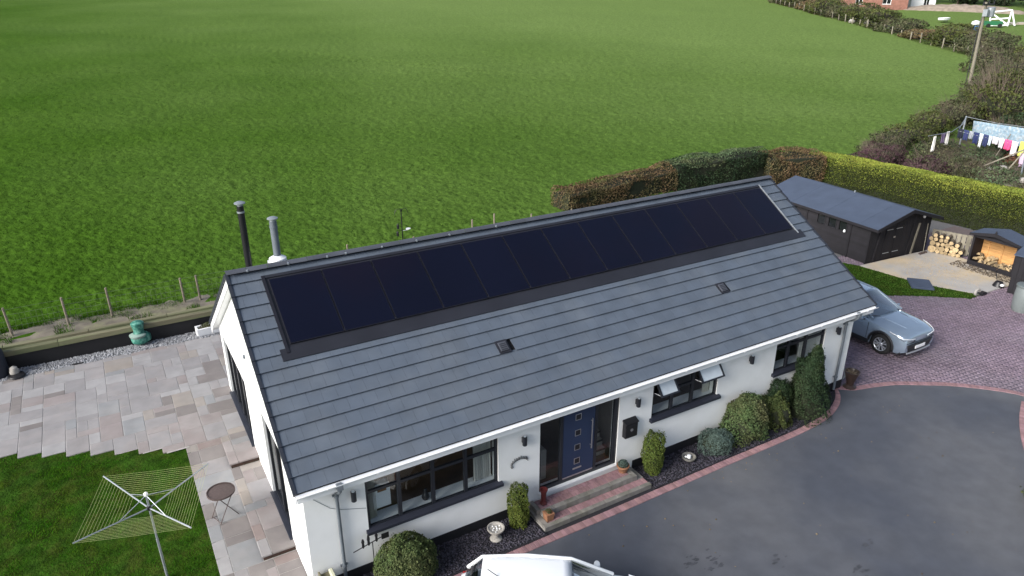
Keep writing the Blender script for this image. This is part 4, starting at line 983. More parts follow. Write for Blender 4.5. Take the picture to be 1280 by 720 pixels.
def hedge(name, A, Bp, th, h, leaf, size, dens, label, m_in='leaf_goldin', split=None, lump=.05, top=None, z0=0.0, taper=0.0):
    A = np.array(A, float); Bp = np.array(Bp, float); L_ = np.linalg.norm(Bp - A); u = (Bp - A) / L_; v = np.array([-u[1], u[0]])
    t = empty(name, (A[0], A[1], z0), 0, label, 'hedge')
    def emit(n, side, leafm, part, sz):
        s = RS.rand(n) * L_
        if side == 'top': w = RS.uniform(-.5, .5, n) * th; z = np.full(n, h) ; nn = np.tile([0, 0, 1.0], (n, 1)); z -= (np.abs(w) / (th / 2)) ** 4 * .14
        else:
            sg = side; w = np.full(n, sg * th / 2); z = h * RS.rand(n) ** .8 if part == 'side_growth' else h * (1 - (.22 if part == 'top_growth' else .62) * RS.rand(n) ** 1.7); nn = np.tile([v[0] * sg, v[1] * sg, .25], (n, 1)); w -= sg * (z / h) ** 6 * .12
        hh = h * taper * (s / L_ - .5); z = z + hh * (z / h) + (vnoise(s * .7, w * 1.5 + 4) - .5) * .3 * lump / .05 * (z / h) * .5
        q = (vnoise(s * 1.1 + 30, z * 1.3 + w) - .5) * 2 * lump * 1.6 + RS.normal(0, .025, n)
        P = np.stack([u[0] * s + v[0] * (w + q * np.sign(w + 1e-6) * (side != 'top')), u[1] * s + v[1] * (w + q * np.sign(w + 1e-6) * (side != 'top')), z + (q if side == 'top' else 0)], 1)
        tag(link(part, leaf_mesh(part, P, nn, sz, M[leafm], 1.7, .8), t), kind='stuff')
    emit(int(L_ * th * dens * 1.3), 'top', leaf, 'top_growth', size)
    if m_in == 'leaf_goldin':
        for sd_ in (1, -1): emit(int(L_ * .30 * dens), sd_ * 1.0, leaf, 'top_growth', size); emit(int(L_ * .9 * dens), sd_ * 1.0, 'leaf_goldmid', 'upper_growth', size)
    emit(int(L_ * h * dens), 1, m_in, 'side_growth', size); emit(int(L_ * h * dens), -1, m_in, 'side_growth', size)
    n = int(th * h * dens); 
    for e in (0, L_):
        w = RS.uniform(-.5, .5, n) * th; z = RS.rand(n) * h * (1 + taper * (e / L_ - .5)); P = np.stack([u[0] * e + v[0] * w, u[1] * e + v[1] * w, z], 1); P += RS.normal(0, .05, P.shape)
        tag(link('side_growth', leaf_mesh('side_growth', P, np.tile([u[0] * (1 if e else -1), u[1] * (1 if e else -1), .2], (n, 1)), size, M[m_in], 1.7), t), kind='stuff')
    b = B(); c = th / 2 - .13; q = [(-v[0] * c, -v[1] * c), (u[0] * L_ - v[0] * c, u[1] * L_ - v[1] * c), (u[0] * L_ + v[0] * c, u[1] * L_ + v[1] * c), (v[0] * c, v[1] * c)]
    h0, h1 = h * (1 - taper / 2) - .14, h * (1 + taper / 2) - .14
    b.hexa([(*q[0], 0), (*q[1], 0), (*q[2], 0), (*q[3], 0), (*q[0], h0), (*q[1], h1), (*q[2], h1), (*q[3], h0)]); b.build('inner_growth', M['core'], t)
    return t
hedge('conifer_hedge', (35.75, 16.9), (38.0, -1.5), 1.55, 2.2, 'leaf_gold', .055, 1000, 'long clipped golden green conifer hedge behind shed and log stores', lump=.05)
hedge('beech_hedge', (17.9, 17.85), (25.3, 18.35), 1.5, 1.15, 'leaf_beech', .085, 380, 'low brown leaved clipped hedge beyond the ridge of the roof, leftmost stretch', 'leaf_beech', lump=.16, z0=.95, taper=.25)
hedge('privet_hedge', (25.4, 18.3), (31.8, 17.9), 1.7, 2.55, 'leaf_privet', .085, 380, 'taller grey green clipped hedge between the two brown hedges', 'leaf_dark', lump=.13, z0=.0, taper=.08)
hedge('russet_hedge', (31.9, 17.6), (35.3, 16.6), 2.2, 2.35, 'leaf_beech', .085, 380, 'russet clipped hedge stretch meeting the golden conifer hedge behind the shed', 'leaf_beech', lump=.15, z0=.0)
b = B(); b.box(22, 36, 13.2, 17.2, -.16, -.02); tag(b.build('soil', M['bank']), kind='structure')

def HZ(x, y): return float(H(x, y))
def scrub(x, y, r, h, leaf, label, group=None, n=None, size=None, twigs=90, name='wild_shrub', lump=.3, cat='shrub', core=.7):
    d = math.hypot(x - CX, y - CY); size = size or max(.09, d * .0026); n = n or int(min(16000, 26 * r * h / size ** 2 * .8))
    return shrub(name, (x, y, HZ(x, y) - .12), 'scrub', (r, r * rnd.uniform(.75, 1), h), size, n, leaf, label, cat, group, lump, core, twigs)
# hedgerow along the near right side of the field
for a in [
    (42.0, 16.6, 1.7, 1.6, 'leaf_dogwood', 'purple stemmed bush behind the left end of the golden hedge', 420),
    (44.0, 18.3, 1.5, 1.1, 'leaf_scrub', 'pinkish twiggy bush right behind the purple one', 260),
    (46.3, 18.9, 1.6, 1.25, 'leaf_scrub', 'grey twiggy bush in the field edge hedgerow left of the clothes line', 280),
    (49.2, 19.5, 1.7, 1.3, 'leaf_olive', 'olive bush in the hedgerow behind the washing line pole', 160),
    (52.6, 20.0, 1.8, 1.9, 'leaf_olive', 'taller olive bush in the hedgerow below the utility pole', 160),
    (61.0, 19.2, 3.2, 4.6, 'leaf_olive', 'big olive brown tree-like bush right of the utility pole foot', 420),
    (57.5, 20.8, 2.0, 2.1, 'leaf_scrub', 'grey brown bush at the foot of the big olive bush', 320),
    (64.5, 22.6, 2.6, 3.2, 'leaf_scrub', 'dull green bush beside the utility pole foot', 200),
    (60.2, 14.4, 3.0, 3.4, 'leaf_dark', 'dark bush behind the washing at the right edge', 300),
    (55.5, 15.6, 2.3, 2.4, 'leaf_dark', 'dark bush directly behind the washing line', 240),
    (70.5, 20.0, 3.6, 3.0, 'leaf_scrub', 'broad grey green bush beyond the big olive bush', 200),
    (80.0, 27.5, 4.0, 3.4, 'leaf_scrub', 'twiggy grey bush right of the upper utility pole', 300),
    (88.0, 34.5, 3.5, 3.2, 'leaf_scrub', 'grey scrub bush where the field fence meets the hedgerow', 260),
    (90.0, 30.0, 4.5, 3.6, 'leaf_olive', 'green brown bush in the far garden behind the utility pole', 200),
    ]:
    scrub(*a[:6], twigs=a[6])
# neighbour's overgrown garden behind the golden hedge
NG = [(41.2, 13.2, 1.5, 1.7, 'leaf_dogwood'), (43.0, 11.9, 1.5, 1.8, 'leaf_scrub'), (44.6, 14.6, 1.7, 1.8, 'leaf_scrub'), (45.4, 12.4, 1.5, 1.7, 'leaf_privet'), (42.6, 9.6, 1.4, 1.7, 'leaf_privet'),
      (44.4, 9.9, 1.3, 1.3, 'leaf_scrub'), (46.9, 13.0, 1.3, 1.5, 'leaf_dark'), (47.3, 15.9, 1.5, 1.6, 'leaf_dark'), (46.4, 10.7, 1.1, 1.2, 'leaf_scrub'), (48.3, 11.2, 1.3, 1.6, 'leaf_rust'), (41.4, 7.0, 1.3, 1.6, 'leaf_scrub'),
      (43.6, 7.4, 1.2, 1.4, 'leaf_dark'), (48.5, 8.9, 1.5, 1.6, 'leaf_dark'), (51.6, 12.6, 1.9, 1.9, 'leaf_dark'), (51.4, 9.4, 1.8, 1.6, 'leaf_olive')]
NL = ['dusky purple bush behind the golden hedge, nearest the field', 'grey brown twiggy bush close behind the golden hedge', 'scraggy bush below the left end of the washing line', 'grey green bush in the middle of the overgrown garden', 'grey green bush tucked behind the golden hedge right of the twiggy one',
      'thin pale bush beside the pale stones', 'small dark bush under the dark washing', 'dark bush left of the washing line pole', 'low sparse bush before the wooden prop', 'rust red bush under the hanging washing', 'sparse bush behind the far right of the golden hedge', 'dark low bush near the pole frame', 'dark green bush behind the pole frame', 'dark bush filling the gap behind the blue sheet', 'olive bush beyond the coloured washing']
for a, l in zip(NG, NL): scrub(*a, l, twigs=200, lump=.35, core=.55)
for i, (x, y, s) in enumerate(((45.6, 13.5, .22), (46.1, 13.2, .16), (44.3, 11.0, .2), (45.0, 10.7, .24), (43.7, 11.3, .15), (42.9, 8.5, .26))):
    b = B(); b.lathe([(s * .7, 0), (s, s * .5), (s * .8, s * .9), (s * .1, s * 1.1)], n=8); o = b.build('rock', M['stone'], smooth=False, loc=(x, y, HZ(x, y) + .9))
    tag(o, 'pale rock on the raised bed of the overgrown garden, ' + ('at its far end', 'second from its far end', 'in its middle, smaller one', 'in its middle, larger one', 'smallest, near the hedge', 'at its near right end')[i], 'rock', 'pale rocks in the overgrown garden')
b = B(); b.prism([(41.5, 8.2), (44, 7.6), (47.3, 10), (47, 14.3), (44.5, 14.5)], 0.2, 1.22); tag(b.build('raised_bed', M['bank']), kind='structure')

n = 24; vs = []; fs = []
for j in range(n):
    for i in range(n): x = 38.6 + 24 * i / (n - 1); y = -6 + 25 * j / (n - 1); vs.append((x, y, HZ(x, y) + .05))
for j in range(n - 1):
    for i in range(n - 1): a = j * n + i; fs.append((a, a + 1, a + n + 1, a + n))
b = B(); b.add(vs, fs); tag(b.build('garden_ground', mat('scrub_floor', (.045, .058, .020), .95, .4, 2, .5, 20, col2=(.075, .060, .035), sc2=.8, amt2=.8), smooth=True), kind='structure')
# far hedge and fence line along the top right of the field
F0, F1 = np.array([142.8, 117.0]), np.array([97.5, 41.5])
fence = empty('field_fence', (0, 0, 0), 0, 'long wooden post and wire fence along the far right edge of the field', 'fence')
nP = 30; pmesh = {}
b = B(); b.tube([(0, 0, -.3), (0, 0, 1.25)], .075, 6); pm_ = b.mesh('post', M['pallet'])
for k in range(nP):
    q = F0 + (F1 - F0) * k / (nP - 1); link('post', pm_, fence, (q[0], q[1], HZ(*q)), (rnd.uniform(-.07, .07), rnd.uniform(-.07, .07), 0), (1.2, 1.2, rnd.uniform(.8, 1.12)))
for z in (.4, .75, 1.1):
    b = B(); b.tube([(*(F0 + (F1 - F0) * k / 14), HZ(*(F0 + (F1 - F0) * k / 14)) + z) for k in range(15)], .012, 4); b.build('wire', M['wire'], fence)
n_ = np.array([.857, -.515])
cols = ['leaf_scrub', 'leaf_olive', 'leaf_beech', 'leaf_olive', 'leaf_scrub', 'leaf_olive', 'leaf_olive', 'leaf_scrub', 'leaf_beech', 'leaf_olive', 'leaf_scrub']
FL = ['brown bush at the top end of the far field fence', 'tall olive bush behind the far fence left of the brick house', 'russet bush below the brick house wall', 'olive bush behind the far fence in front of the brick house', 'grey bush beside the white gate piece on the far fence', 'olive bush, highest of the clump in the middle of the far fence', 'olive bush right of the clump in the middle of the far fence', 'grey bush below the white bath tub', 'brown patchy bush before the blue ball', 'olive bush under the blue ball', 'grey bush at the near end of the far fence']
for k, (c, l) in enumerate(zip(cols, FL)):
    q = F0 + (F1 - F0) * (k + .5) / 11 + n_ * 3.2; h = [2.4, 5.0, 2.0, 3.0, 2.2, 3.4, 3.2, 2.2, 1.5, 3.0, 3.0][k]
    scrub(q[0], q[1], 3.9, h, c, l, twigs=200, size=.34, n=2600, lump=.3)
n = 7000; t_ = RS.rand(n); P = F0[None] + (F1 - F0)[None] * t_[:, None] + n_[None] * RS.uniform(-.4, 2.2, n)[:, None]; z = H(P[:, 0], P[:, 1]); hh = RS.uniform(.3, 1.0, n)
V = np.stack([np.stack([P[:, 0] - .05, P[:, 1] - .03, z], 1), np.stack([P[:, 0] + .05, P[:, 1] + .03, z], 1), np.stack([P[:, 0] + RS.normal(0, .15, n), P[:, 1] + RS.normal(0, .15, n), z + hh], 1)], 1)
tag(link('rough_grass', fastmesh('rough_grass', V, np.arange(3 * n).reshape(n, 3), mat('dry_grass', (.26, .23, .13), .9, .2, rn=.4, hue=.02))), 'dry rough grass along the foot of the far field fence', 'grass', kind='stuff')

# near fence behind the bungalow
nf = empty('post_and_wire_fence', (0, 0, 0), 0, 'weathered post and wire fence between the bungalow garden and the field', 'fence')
for k, (x, h, ln) in enumerate(((-8.0, 1.0, .0), (-5.45, 1.02, .10), (-3.85, 1.03, .06), (-2.55, 1.1, .02), (-.22, .98, .05), (.30, .98, .04), (3.2, 1, 0), (5.9, 1.15, .02), (8.7, 1, 0), (11.42, 1.3, 0), (12.5, 1.4, .0), (14.4, 1.1, 0), (16.6, 1, .03))):
    b = B(); b.tube([(0, 0, -.25), (ln * -.6, 0, h)], .042, 7, r2=.036); b.build('post', M['post'], nf, loc=(x, 15.02, 1.02))
for z in (.18, .36, .56, .78, .97):
    b = B(); b.tube([(x, 15.02 - .045, 1.02 + z - .02 * (k % 2)) for k, x in enumerate(np.linspace(-9, 17.5, 12))], .0035, 4); b.build('wire', M['wire'], nf)
b = B()
for k in range(170): x = -9 + k * .155; b.tube([(x, 14.974, 1.05), (x, 14.974, 1.80)], .0018, 3, False)
tag(b.build('mesh_wire', M['wire'], nf), kind='stuff')

# bird feeding pole beyond the ridge
t = empty('bird_feeder', (8.06, 14.6, 1.0), 0, 'slim dark bird feeding pole with hooks and hanging feeders behind the roof ridge', 'bird feeder')
b = B(); b.tube([(0, 0, 0), (0, 0, 2.42)], .022, 8); b.build('pole', M['blackmetal'], t)
for s in (-1, 1):
    b = B(); b.tube([(0, 0, 2.2)] + [(s * .14 * (1 - cos(radians(a))) , 0, 2.2 + .22 * sin(radians(a))) for a in range(20, 181, 20)], .012, 6); b.build('hook', M['blackmetal'], t)
for x, z in ((-.17, 1.65), (-.2, 1.35)): b = B(); b.lathe([(.03, 0), (.05, .02), (.05, .16), (.01, .22)], (x, 0, z - .05), 10); b.tube([(0, 0, z + .17), (x, 0, z + .17)], .008, 5); b.build('feeder', M['blackmetal'], t)
b = B(); b.lathe([(.01, 0), (.09, .03), (.10, .06)], (.26, 0, 1.5), 12); b.tube([(0, 0, 1.5), (.26, 0, 1.5)], .01, 5); b.build('feeder_dish', M['upvc'], t)

# ------------------------------------------------------------------ garden objects on the left
t = empty('garden_ornament', (-1.87, 13.95, .26), 0, 'green and white weathered cast garden ornament against the black retaining wall', 'ornament')
b = B(); b.lathe([(.10, .0), (.13, .05), (.17, .08), (.27, .14), (.29, .27), (.22, .40), (.155, .50), (.165, .62), (.20, .74), (.205, .82), (.15, .86), (.02, .87)], n=18); b.build('body', M['green'], t, smooth=True)
for s in (-1, 1): b = B(); b.tube([(s * .10, -.05, -.02), (s * .09, -.03, .10)], .04, 8); b.build('foot', M['pipe'], t)
b = B(); b.lathe([(.20, .30), (.26, .36), (.27, .42), (.19, .46)], (-.05, -.03, 0), 16); b.build('shelf', paint('pale_verdigris', (.24, .33, .29)), t, smooth=True)
b = B(); b.lathe([(.12, .10), (.20, .18), (.19, .36), (.10, .44)], (.14, .0, 0), 14); b.build('side_bulge', M['green'], t, smooth=True)
t = empty('trough_planter', (.32, 13.7, .26), radians(4), 'white rectangular trough planter on the gravel behind the house corner', 'planter')
b = B(); b.box(-.42, .42, -.16, .16, 0, .05); b.hexa([(-.42, -.17, .05), (.42, -.17, .05), (.42, -.12, .05), (-.42, -.12, .05), (-.46, -.20, .30), (.46, -.20, .30), (.46, -.13, .30), (-.46, -.13, .30)])
b.hexa([(-.42, .12, .05), (.42, .12, .05), (.42, .17, .05), (-.42, .17, .05), (-.46, .13, .30), (.46, .13, .30), (.46, .20, .30), (-.46, .20, .30)]); b.box(-.46, -.40, -.13, .13, .05, .30); b.box(.40, .46, -.13, .13, .05, .30); b.build('trough', M['upvc'], t)
b = B(); b.box(-.40, .40, -.12, .12, .05, .25); b.build('soil', M['bank'], t)
P, Nn = surf_points(900, 'scrub', .28, .13, .2); P[:, 2] += .22; link('plant', leaf_mesh('plant', P, Nn, .05, M['leaf_scrub']), t)
t = empty('covered_barbecue', (-6.0, 13.85, .28), 0, 'tall dark fabric covered barbecue at the left edge of the patio', 'barbecue')
b = B(); b.lathe([(.36, 0), (.37, .1), (.34, .5), (.33, .8), (.26, .95), (.1, 1.0)], n=16); b.build('cover', paint('navy_cover', (.016, .020, .032)), t, smooth=True)
b = B(); b.lathe([(.12, 0), (.14, .12), (.10, .28), (.02, .33)], (.5, -.25, 0), 10); o = b.build('cloth_bag', M['stone'], smooth=True, loc=(-6.0, 13.85, .27)); tag(o, 'small pale sack beside the covered barbecue', 'bag')
b = B(); b.lathe([(.20, 0), (.24, .04), (.22, .09), (.05, .10)], (.55, -.5, 0), 14); o = b.build('hose_reel', M['blackmetal'], smooth=True, loc=(-6.0, 13.95, .27)); tag(o, 'flat black coil lying in front of the covered barbecue', 'hose')
b = B(); b.tube([(-3.95, 13.45, .30), (-3.85, 13.40, .31), (-3.62, 13.42, .30)], .022, 6); tag(b.build('wood_offcut', M['blackmetal'], smooth=True), 'short dark stick lying on the patio edge by the gravel', 'stick')
# rotary dryer
t = empty('rotary_dryer', (-2.38, 2.38, -.03), 0, 'open four armed rotary clothes dryer with yellow green lines on the lawn', 'clothes dryer')
b = B(); b.tube([(0, 0, 0), (-.02, .03, 1.1)], .026, 10); b.tube([(-.02, .03, 1.08), (-.03, .05, 2.23)], .021, 10); b.build('mast', M['galv'], t, smooth=True)
b = B(); b.lathe([(.03, 0), (.045, .02), (.045, .09), (.03, .11)], (-.03, .05, 1.83), 12); b.build('hub', M['blackmetal'], t, smooth=True)
b = B(); b.lathe([(.02, 0), (.04, .02), (.04, .07), (.02, .09)], (-.03, .05, 2.18), 12); b.build('cap', M['upvc'], t, smooth=True)
b = B(); b.lathe([(.05, 0), (.05, .08), (.03, .12)], (0, 0, 0), 12); b.build('ground_socket', M['blackmetal'], t)
tips = [Vector((-.76, 1.44, 2.02)), Vector((-1.36, -.47, 1.99)), Vector((.62, -1.12, 1.98)), Vector((1.24, .82, 2.0))]
hub = Vector((-.03, .05, 1.88))
for k, q in enumerate(tips):
    b = B(); b.tube([hub, q], .015, 8); b.build('arm', M['galv'] if k % 2 else M['alu'], t)
    b = B(); b.tube([Vector((-.03, .05, 2.2)), hub.lerp(q, .42)], .008, 6); b.build('strut', M['galv'], t)
for k in range(4):
    a, c = tips[k], tips[(k + 1) % 4]
    for j in range(13):
        f = .34 + .655 * j / 12; p0, p1 = hub.lerp(a, f), hub.lerp(c, f); mid = (p0 + p1) / 2 - Vector((0, 0, .018))
        b = B(); b.tube([p0, mid, p1], .0024, 4, False); b.build('line', M['line'], t)
# bistro table
t = empty('bistro_table', (-.97, 3.72, .07), radians(112), 'small round brown metal folding bistro table on the side path', 'table')
b = B(); b.lathe([(.30, .695), (.315, .70), (.315, .72), (.30, .725)], n=32); b.build('table_top', M['tablemetal'], t, smooth=True)
b = B(); b.lathe([(.295, .7255), (.315, .7255), (.315, .742), (.305, .745), (.295, .742)], n=32, closed=False); b.build('rim', M['tablemetal'], t, smooth=True)
for s in (-1, 1):
    for e in (-1, 1): b = B(); b.tube([(s * .20, e * .16, .69), (s * .18 - s * .0, e * -.24, .0)], .010, 6); b.build('leg', M['tablemetal'], t)
    b = B(); b.tube([(s * .20, -.16, .68), (s * .20, .16, .68)], .009, 6); b.build('rail', M['tablemetal'], t)
for e in (-1, 1): b = B(); b.tube([(-.18, e * .22, .04), (.18, e * .22, .04)], .008, 6); b.build('stretcher', M['tablemetal'], t)
# lichen planter by the front corner
t = empty('wooden_planter', (.44, -.02, .02), 0, 'mossy old wooden trough standing on end at the front left house corner', 'planter')
b = B(); b.box(-.13, .13, -.32, .30, 0, .55); b.build('trough', M['sleeper'], t)
b = B(); b.cbox(-.15, -.11, -.34, .32, .02, .62, .01); b.build('board', M['sleeper'], t); b = B(); b.cbox(.06, .14, -.30, .28, .5, .64, .015); b.build('board', paint('lichen_board', (.50, .50, .36)), t)
# weather vane / iron ornament
t = empty('garden_stake', (1.42, .12, .05), 0, 'black iron garden stake with arrow and little figures by the left downpipe', 'ornament')
b = B(); b.tube([(0, 0, 0), (0, .0, .98)], .010, 6); b.build('stem', M['blackmetal'], t)
b = B(); b.tube([(-.42, -.02, .92), (.26, .02, 1.03)], .010, 6); b.build('arrow_shaft', M['blackmetal'], t)
b = B(); b.box(.20, .36, -.005, .012, .97, 1.10); b.build('arrow_tail', M['blackmetal'], t)
for x, h in ((-.20, .22), (-.08, .26), (.09, .22)):
    b = B(); b.lathe([(.012, 0), (.03, .04), (.025, .12), (.035, .16), (.02, h)], (x, 0, .95 + x * .16), 8); b.build('figure', M['blackmetal'], t, smooth=True)
# bird bath, bowl, pots, urn
t = empty('bird_bath', (4.18, -.12, .05), 0, 'pale cast stone bird bath on the plum slate left of the front steps', 'bird bath')
b = B(); b.lathe([(.13, 0), (.14, .03), (.085, .08), (.075, .16), (.10, .22)], n=20); b.build('pedestal', M['stone'], t, smooth=True)
b = B(); b.lathe([(.08, .22), (.17, .26), (.20, .31), (.20, .33), (.175, .33), (.14, .295), (.01, .285)], n=24); b.build('bowl', M['stone'], t, smooth=True)
b = B(); 
for k in range(9): a = k * 2.4; r_ = .03 + .012 * k; b.lathe([(.018, 0), (.02, .012), (.004, .02)], (r_ * cos(a), r_ * sin(a), .293), 6)
tag(b.build('pebbles', M['upvc'], t), kind='stuff')
t = empty('shell_bowl', (9.98, -.12, .06), 0, 'shallow dark bowl with white pebbles on the slate right of the column shrub', 'bowl')
b = B(); b.lathe([(.08, 0), (.17, .07), (.185, .13), (.165, .13), (.12, .07), (.01, .055)], n=24); b.build('bowl', M['stepstone'], t, smooth=True)
b = B(); b.lathe([(.02, .07), (.06, .09), (.05, .16), (.01, .18)], (0, 0, 0), 10); b.lathe([(.015, .07), (.035, .1), (.01, .13)], (.07, .03, 0), 8); b.lathe([(.015, .07), (.035, .1), (.01, .13)], (-.06, .05, 0), 8); tag(b.build('pebbles', M['upvc'], t, smooth=True), kind='stuff')
t = empty('flower_pot', (7.98, .14, .296), 0, 'orange terracotta pot with a grey green dome plant on the right of the top step', 'plant pot')
b = B(); b.lathe([(.10, 0), (.15, .15), (.165, .16), (.165, .20), (.14, .20), (.13, .17), (.01, .17)], n=20); b.build('pot', M['terracotta'], t, smooth=True)
P, Nn = surf_points(1500, 'ball', .13, .13, .17, .05); P[:, 2] += .16; link('plant', leaf_mesh('plant', P, Nn, .022, M['leaf_spruce']), t)
b = B(); b.lathe([(.10, .16), (.11, .24), (.06, .30), (.01, .31)], n=12); b.build('inner_growth', M['core'], t)
t = empty('flower_pot', (5.50, -.26, .15), 0, 'small square tan pot on the left end of the lower step', 'plant pot')
b = B(); b.hexa([(-.08, -.08, 0), (.08, -.08, 0), (.08, .08, 0), (-.08, .08, 0), (-.105, -.105, .20), (.105, -.105, .20), (.105, .105, .20), (-.105, .105, .20)]); b.build('pot', M['terracotta'], t)
P, Nn = surf_points(220, 'scrub', .07, .07, .10, .2); P[:, 2] += .19; link('plant', leaf_mesh('plant', P, Nn, .03, M['leaf_scrub']), t)
t = empty('boot_pot', (5.60, .12, .296), 0, 'tall dark red glazed pot on the left of the top step by the door', 'pot')
b = B(); b.lathe([(.085, 0), (.09, .03), (.06, .08), (.065, .30), (.095, .38), (.10, .41), (.08, .41), (.07, .36), (.01, .35)], n=18); b.build('pot', M['redpot'], t, smooth=True)
t = empty('urn_planter', (16.98, .22, 0), 0, 'tall dark brown urn planter at the right front corner of the bungalow', 'planter')
b = B(); b.lathe([(.19, 0), (.20, .05), (.11, .12), (.12, .22), (.20, .48), (.23, .58), (.20, .58), (.17, .52), (.01, .50)], n=22); b.build('urn', paint('brown_glaze', (.035, .022, .018), .4), t, smooth=True)
link('plant', twig_mesh('plant', RS.normal(0, .05, (70, 3)) * [1, 1, 0] + [0, 0, .5], RS.normal(0, .17, (70, 3)) * [1, 1, .2] + [0, 0, .66], .006, M['twig']), t)
t = empty('coiled_hose', (16.86, .55, .0), 0, 'grey coiled hose hanging by the urn at the house corner', 'hose')
b = B(); b.tube([(.02 + 0.0, .18 * cos(a), .40 + .22 * sin(a)) for a in [2 * pi * k / 20 for k in range(20)]] + [(.02, .18, .40)], .03, 8, False); b.build('coil', M['pipe'], t, smooth=True)
# low white wall stub beside the parked car
b = B(); b.cbox(16.75, 17.0, 1.0, 3.4, 0, 1.05, .02); tag(b.build('side_wall', M['render']), 'short white rendered wall beside the right gable next to the silver blue car', 'wall')

# ------------------------------------------------------------------ garden shed
sh = empty('garden_shed', (26.98, 6.80, 0), radians(-4), 'long black boarded garden shed with a grey felt pitched roof', 'shed')
SW, SD, SE, SR = 4.0, 6.1, 1.78, 2.36
b = B(); b.box(.03, SW - .03, .03, SD - .03, .0, SE - .02); b.xprism([(0, 0)] * 0 or [(.03, 0), (.06, 0), (.06, 1)], 0, 0) if False else None
b.build('carcass', M['dark'], sh)
b = B()
b.add([(0.03, .03, SE - .02), (SW - .03, .03, SE - .02), (SW / 2, .03, SR - .06), (0.03, SD - .03, SE - .02), (SW - .03, SD - .03, SE - .02), (SW / 2, SD - .03, SR - .06)], [(0, 1, 2), (5, 4, 3), (0, 2, 5, 3), (1, 4, 5, 2)]); b.build('gable', M['shedwood'], sh)
nb = 15; bh = SE / nb
wins = ((1.25, 1.75), (1.85, 2.35), (2.5, 3.0), (4.2, 4.7))
for k in range(nb):
    z0, z1 = k * bh + .03, (k + 1) * bh + .03
    segs = [(0.05, SD - .05)]
    if 9 <= k < 14:
        segs = []; c = .05
        for a, e in wins: segs.append((c, a)); c = e
        segs.append((c, SD - .05))
    for a, e in segs:
        b = B(); b.hexa([(-.02, a, z0), (.03, a, z0), (.03, e, z0), (-.02, e, z0), (-.004, a, z1), (.03, a, z1), (.03, e, z1), (-.004, e, z1)]); b.build('board', M['shedwood'], sh)
for a, e in wins:
    b = B(); z0, z1 = 9 * bh + .03, 14 * bh + .03
    b.box(-.03, .02, a, a + .05, z0, z1); b.box(-.03, .02, e - .05, e, z0, z1); b.box(-.03, .02, a + .05, e - .05, z0, z0 + .05); b.box(-.03, .02, a + .05, e - .05, z1 - .05, z1); w = b.build('window', M['shedwood'], sh)
    b = B(); b.box(-.005, .002, a + .05, e - .05, z0 + .05, z1 - .05); b.build('pane', M['glass'], w)
b = B(); b.lathe([(.04, 0), (.06, .04), (.05, .10), (.02, .13)], (-.05, 1.35, 1.12), 8); o = b.build('white_bag', M['upvc'], sh, smooth=True); 
for y in (.03, 1.05, 3.6): b = B(); b.box(-.045, -.018, y - .04, y + .04, 0, SE); b.build('corner_post', M['shedwood'], sh)
nv = 26
for k in range(nv):     # vertical front boards up to the gable line
    a, e = k * SW / nv + .004, (k + 1) * SW / nv - .004; m_ = lambda x: SE - .03 + (SR - SE) * (1 - abs(x - SW / 2) / (SW / 2)) - .03
    b = B(); b.hexa([(a, -.012, .02), (e, -.012, .02), (e, .03, .02), (a, .03, .02), (a, -.012, m_(a)), (e, -.012, m_(e)), (e, .03, m_(e)), (a, .03, m_(a))]); b.build('board', M['shedwood'], sh)
for i, (a, e) in enumerate(((.95, 1.55), (1.57, 2.17))):
    b = B(); b.box(a, e, -.035, -.013, .10, 1.88); d = b.build('door', M['shedwood'], sh)
    for z in (.35, 1.45): b = B(); b.box(a + .02, a + .42, -.045, -.036, z, z + .035); b.build('hinge', M['galv'], d)
    for q in range(5): b = B(); b.box(a + .03 + q * .115, a + .035 + q * .115 + .10, -.041, -.0355, .12, 1.86); b.build('door_board', M['shedwood'], d)
b = B(); b.box(1.48, 1.60, -.06, -.046, 1.05, 1.12); b.build('latch', M['steel'], sh)
for x in (.35, 2.55, 2.9): b = B(); b.hexa([(x, -.05, .0), (x + .10, -.05, 0), (x + .10, -.014, 0), (x, -.014, 0), (x + .22, -.05, 1.5), (x + .32, -.05, 1.5), (x + .32, -.014, 1.5), (x + .22, -.014, 1.5)]); b.build('brace', M['pallet'] if x == 2.9 else M['shedwood'], sh)
b = B(); b.lathe([(.06, 0), (.075, .02), (.075, .06), (.03, .08)], n=12); b.build('lamp', M['upvc'], sh, loc=(3.35, -.02, 1.80), rot=(radians(90), 0, 0))
for s in (-1, 1):
    b = B(); xr = SW / 2; xe = SW / 2 + s * (SW / 2 + .17); zr, ze = SR, SR - (SR - SE) * (SW / 2 + .17) / (SW / 2); nq = 7
    for k in range(nq):
        y0, y1 = -.42 + k * (SD + .8) / nq, -.42 + (k + 1) * (SD + .8) / nq + (.04 if k < nq - 1 else 0); lf = .006 * (k % 2)
        b.hexa([(xr, y0, zr - .0 + lf), (xe, y0, ze + lf), (xe, y1, ze + lf), (xr, y1, zr + lf), (xr, y0, zr + .035 + lf), (xe, y0, ze + .035 + lf), (xe, y1, ze + .035 + lf), (xr, y1, zr + .035 + lf)])
    b.build('felt_roof', M['felt'], sh)
    b = B(); b.hexa([(xr, -.45, zr - .12), (xe, -.45, ze - .12), (xe, -.425, ze - .12), (xr, -.425, zr - .12), (xr, -.45, zr + .03), (xe, -.45, ze + .03), (xe, -.425, ze + .03), (xr, -.425, zr + .03)]); b.build('barge_board', M['shedwood'], sh)
    b = B(); b.box(min(xe, xe - s * .03), max(xe, xe - s * .03), -.42, SD + .37, ze - .10, ze + .02); b.build('eaves_board', M['shedwood'], sh)
b = B(); b.box(SW / 2 - .03, SW / 2 + .03, SD * .45, SD * .45 + .05, SR + .04, SR + .13); b.build('roof_stub', M['alu'], sh)
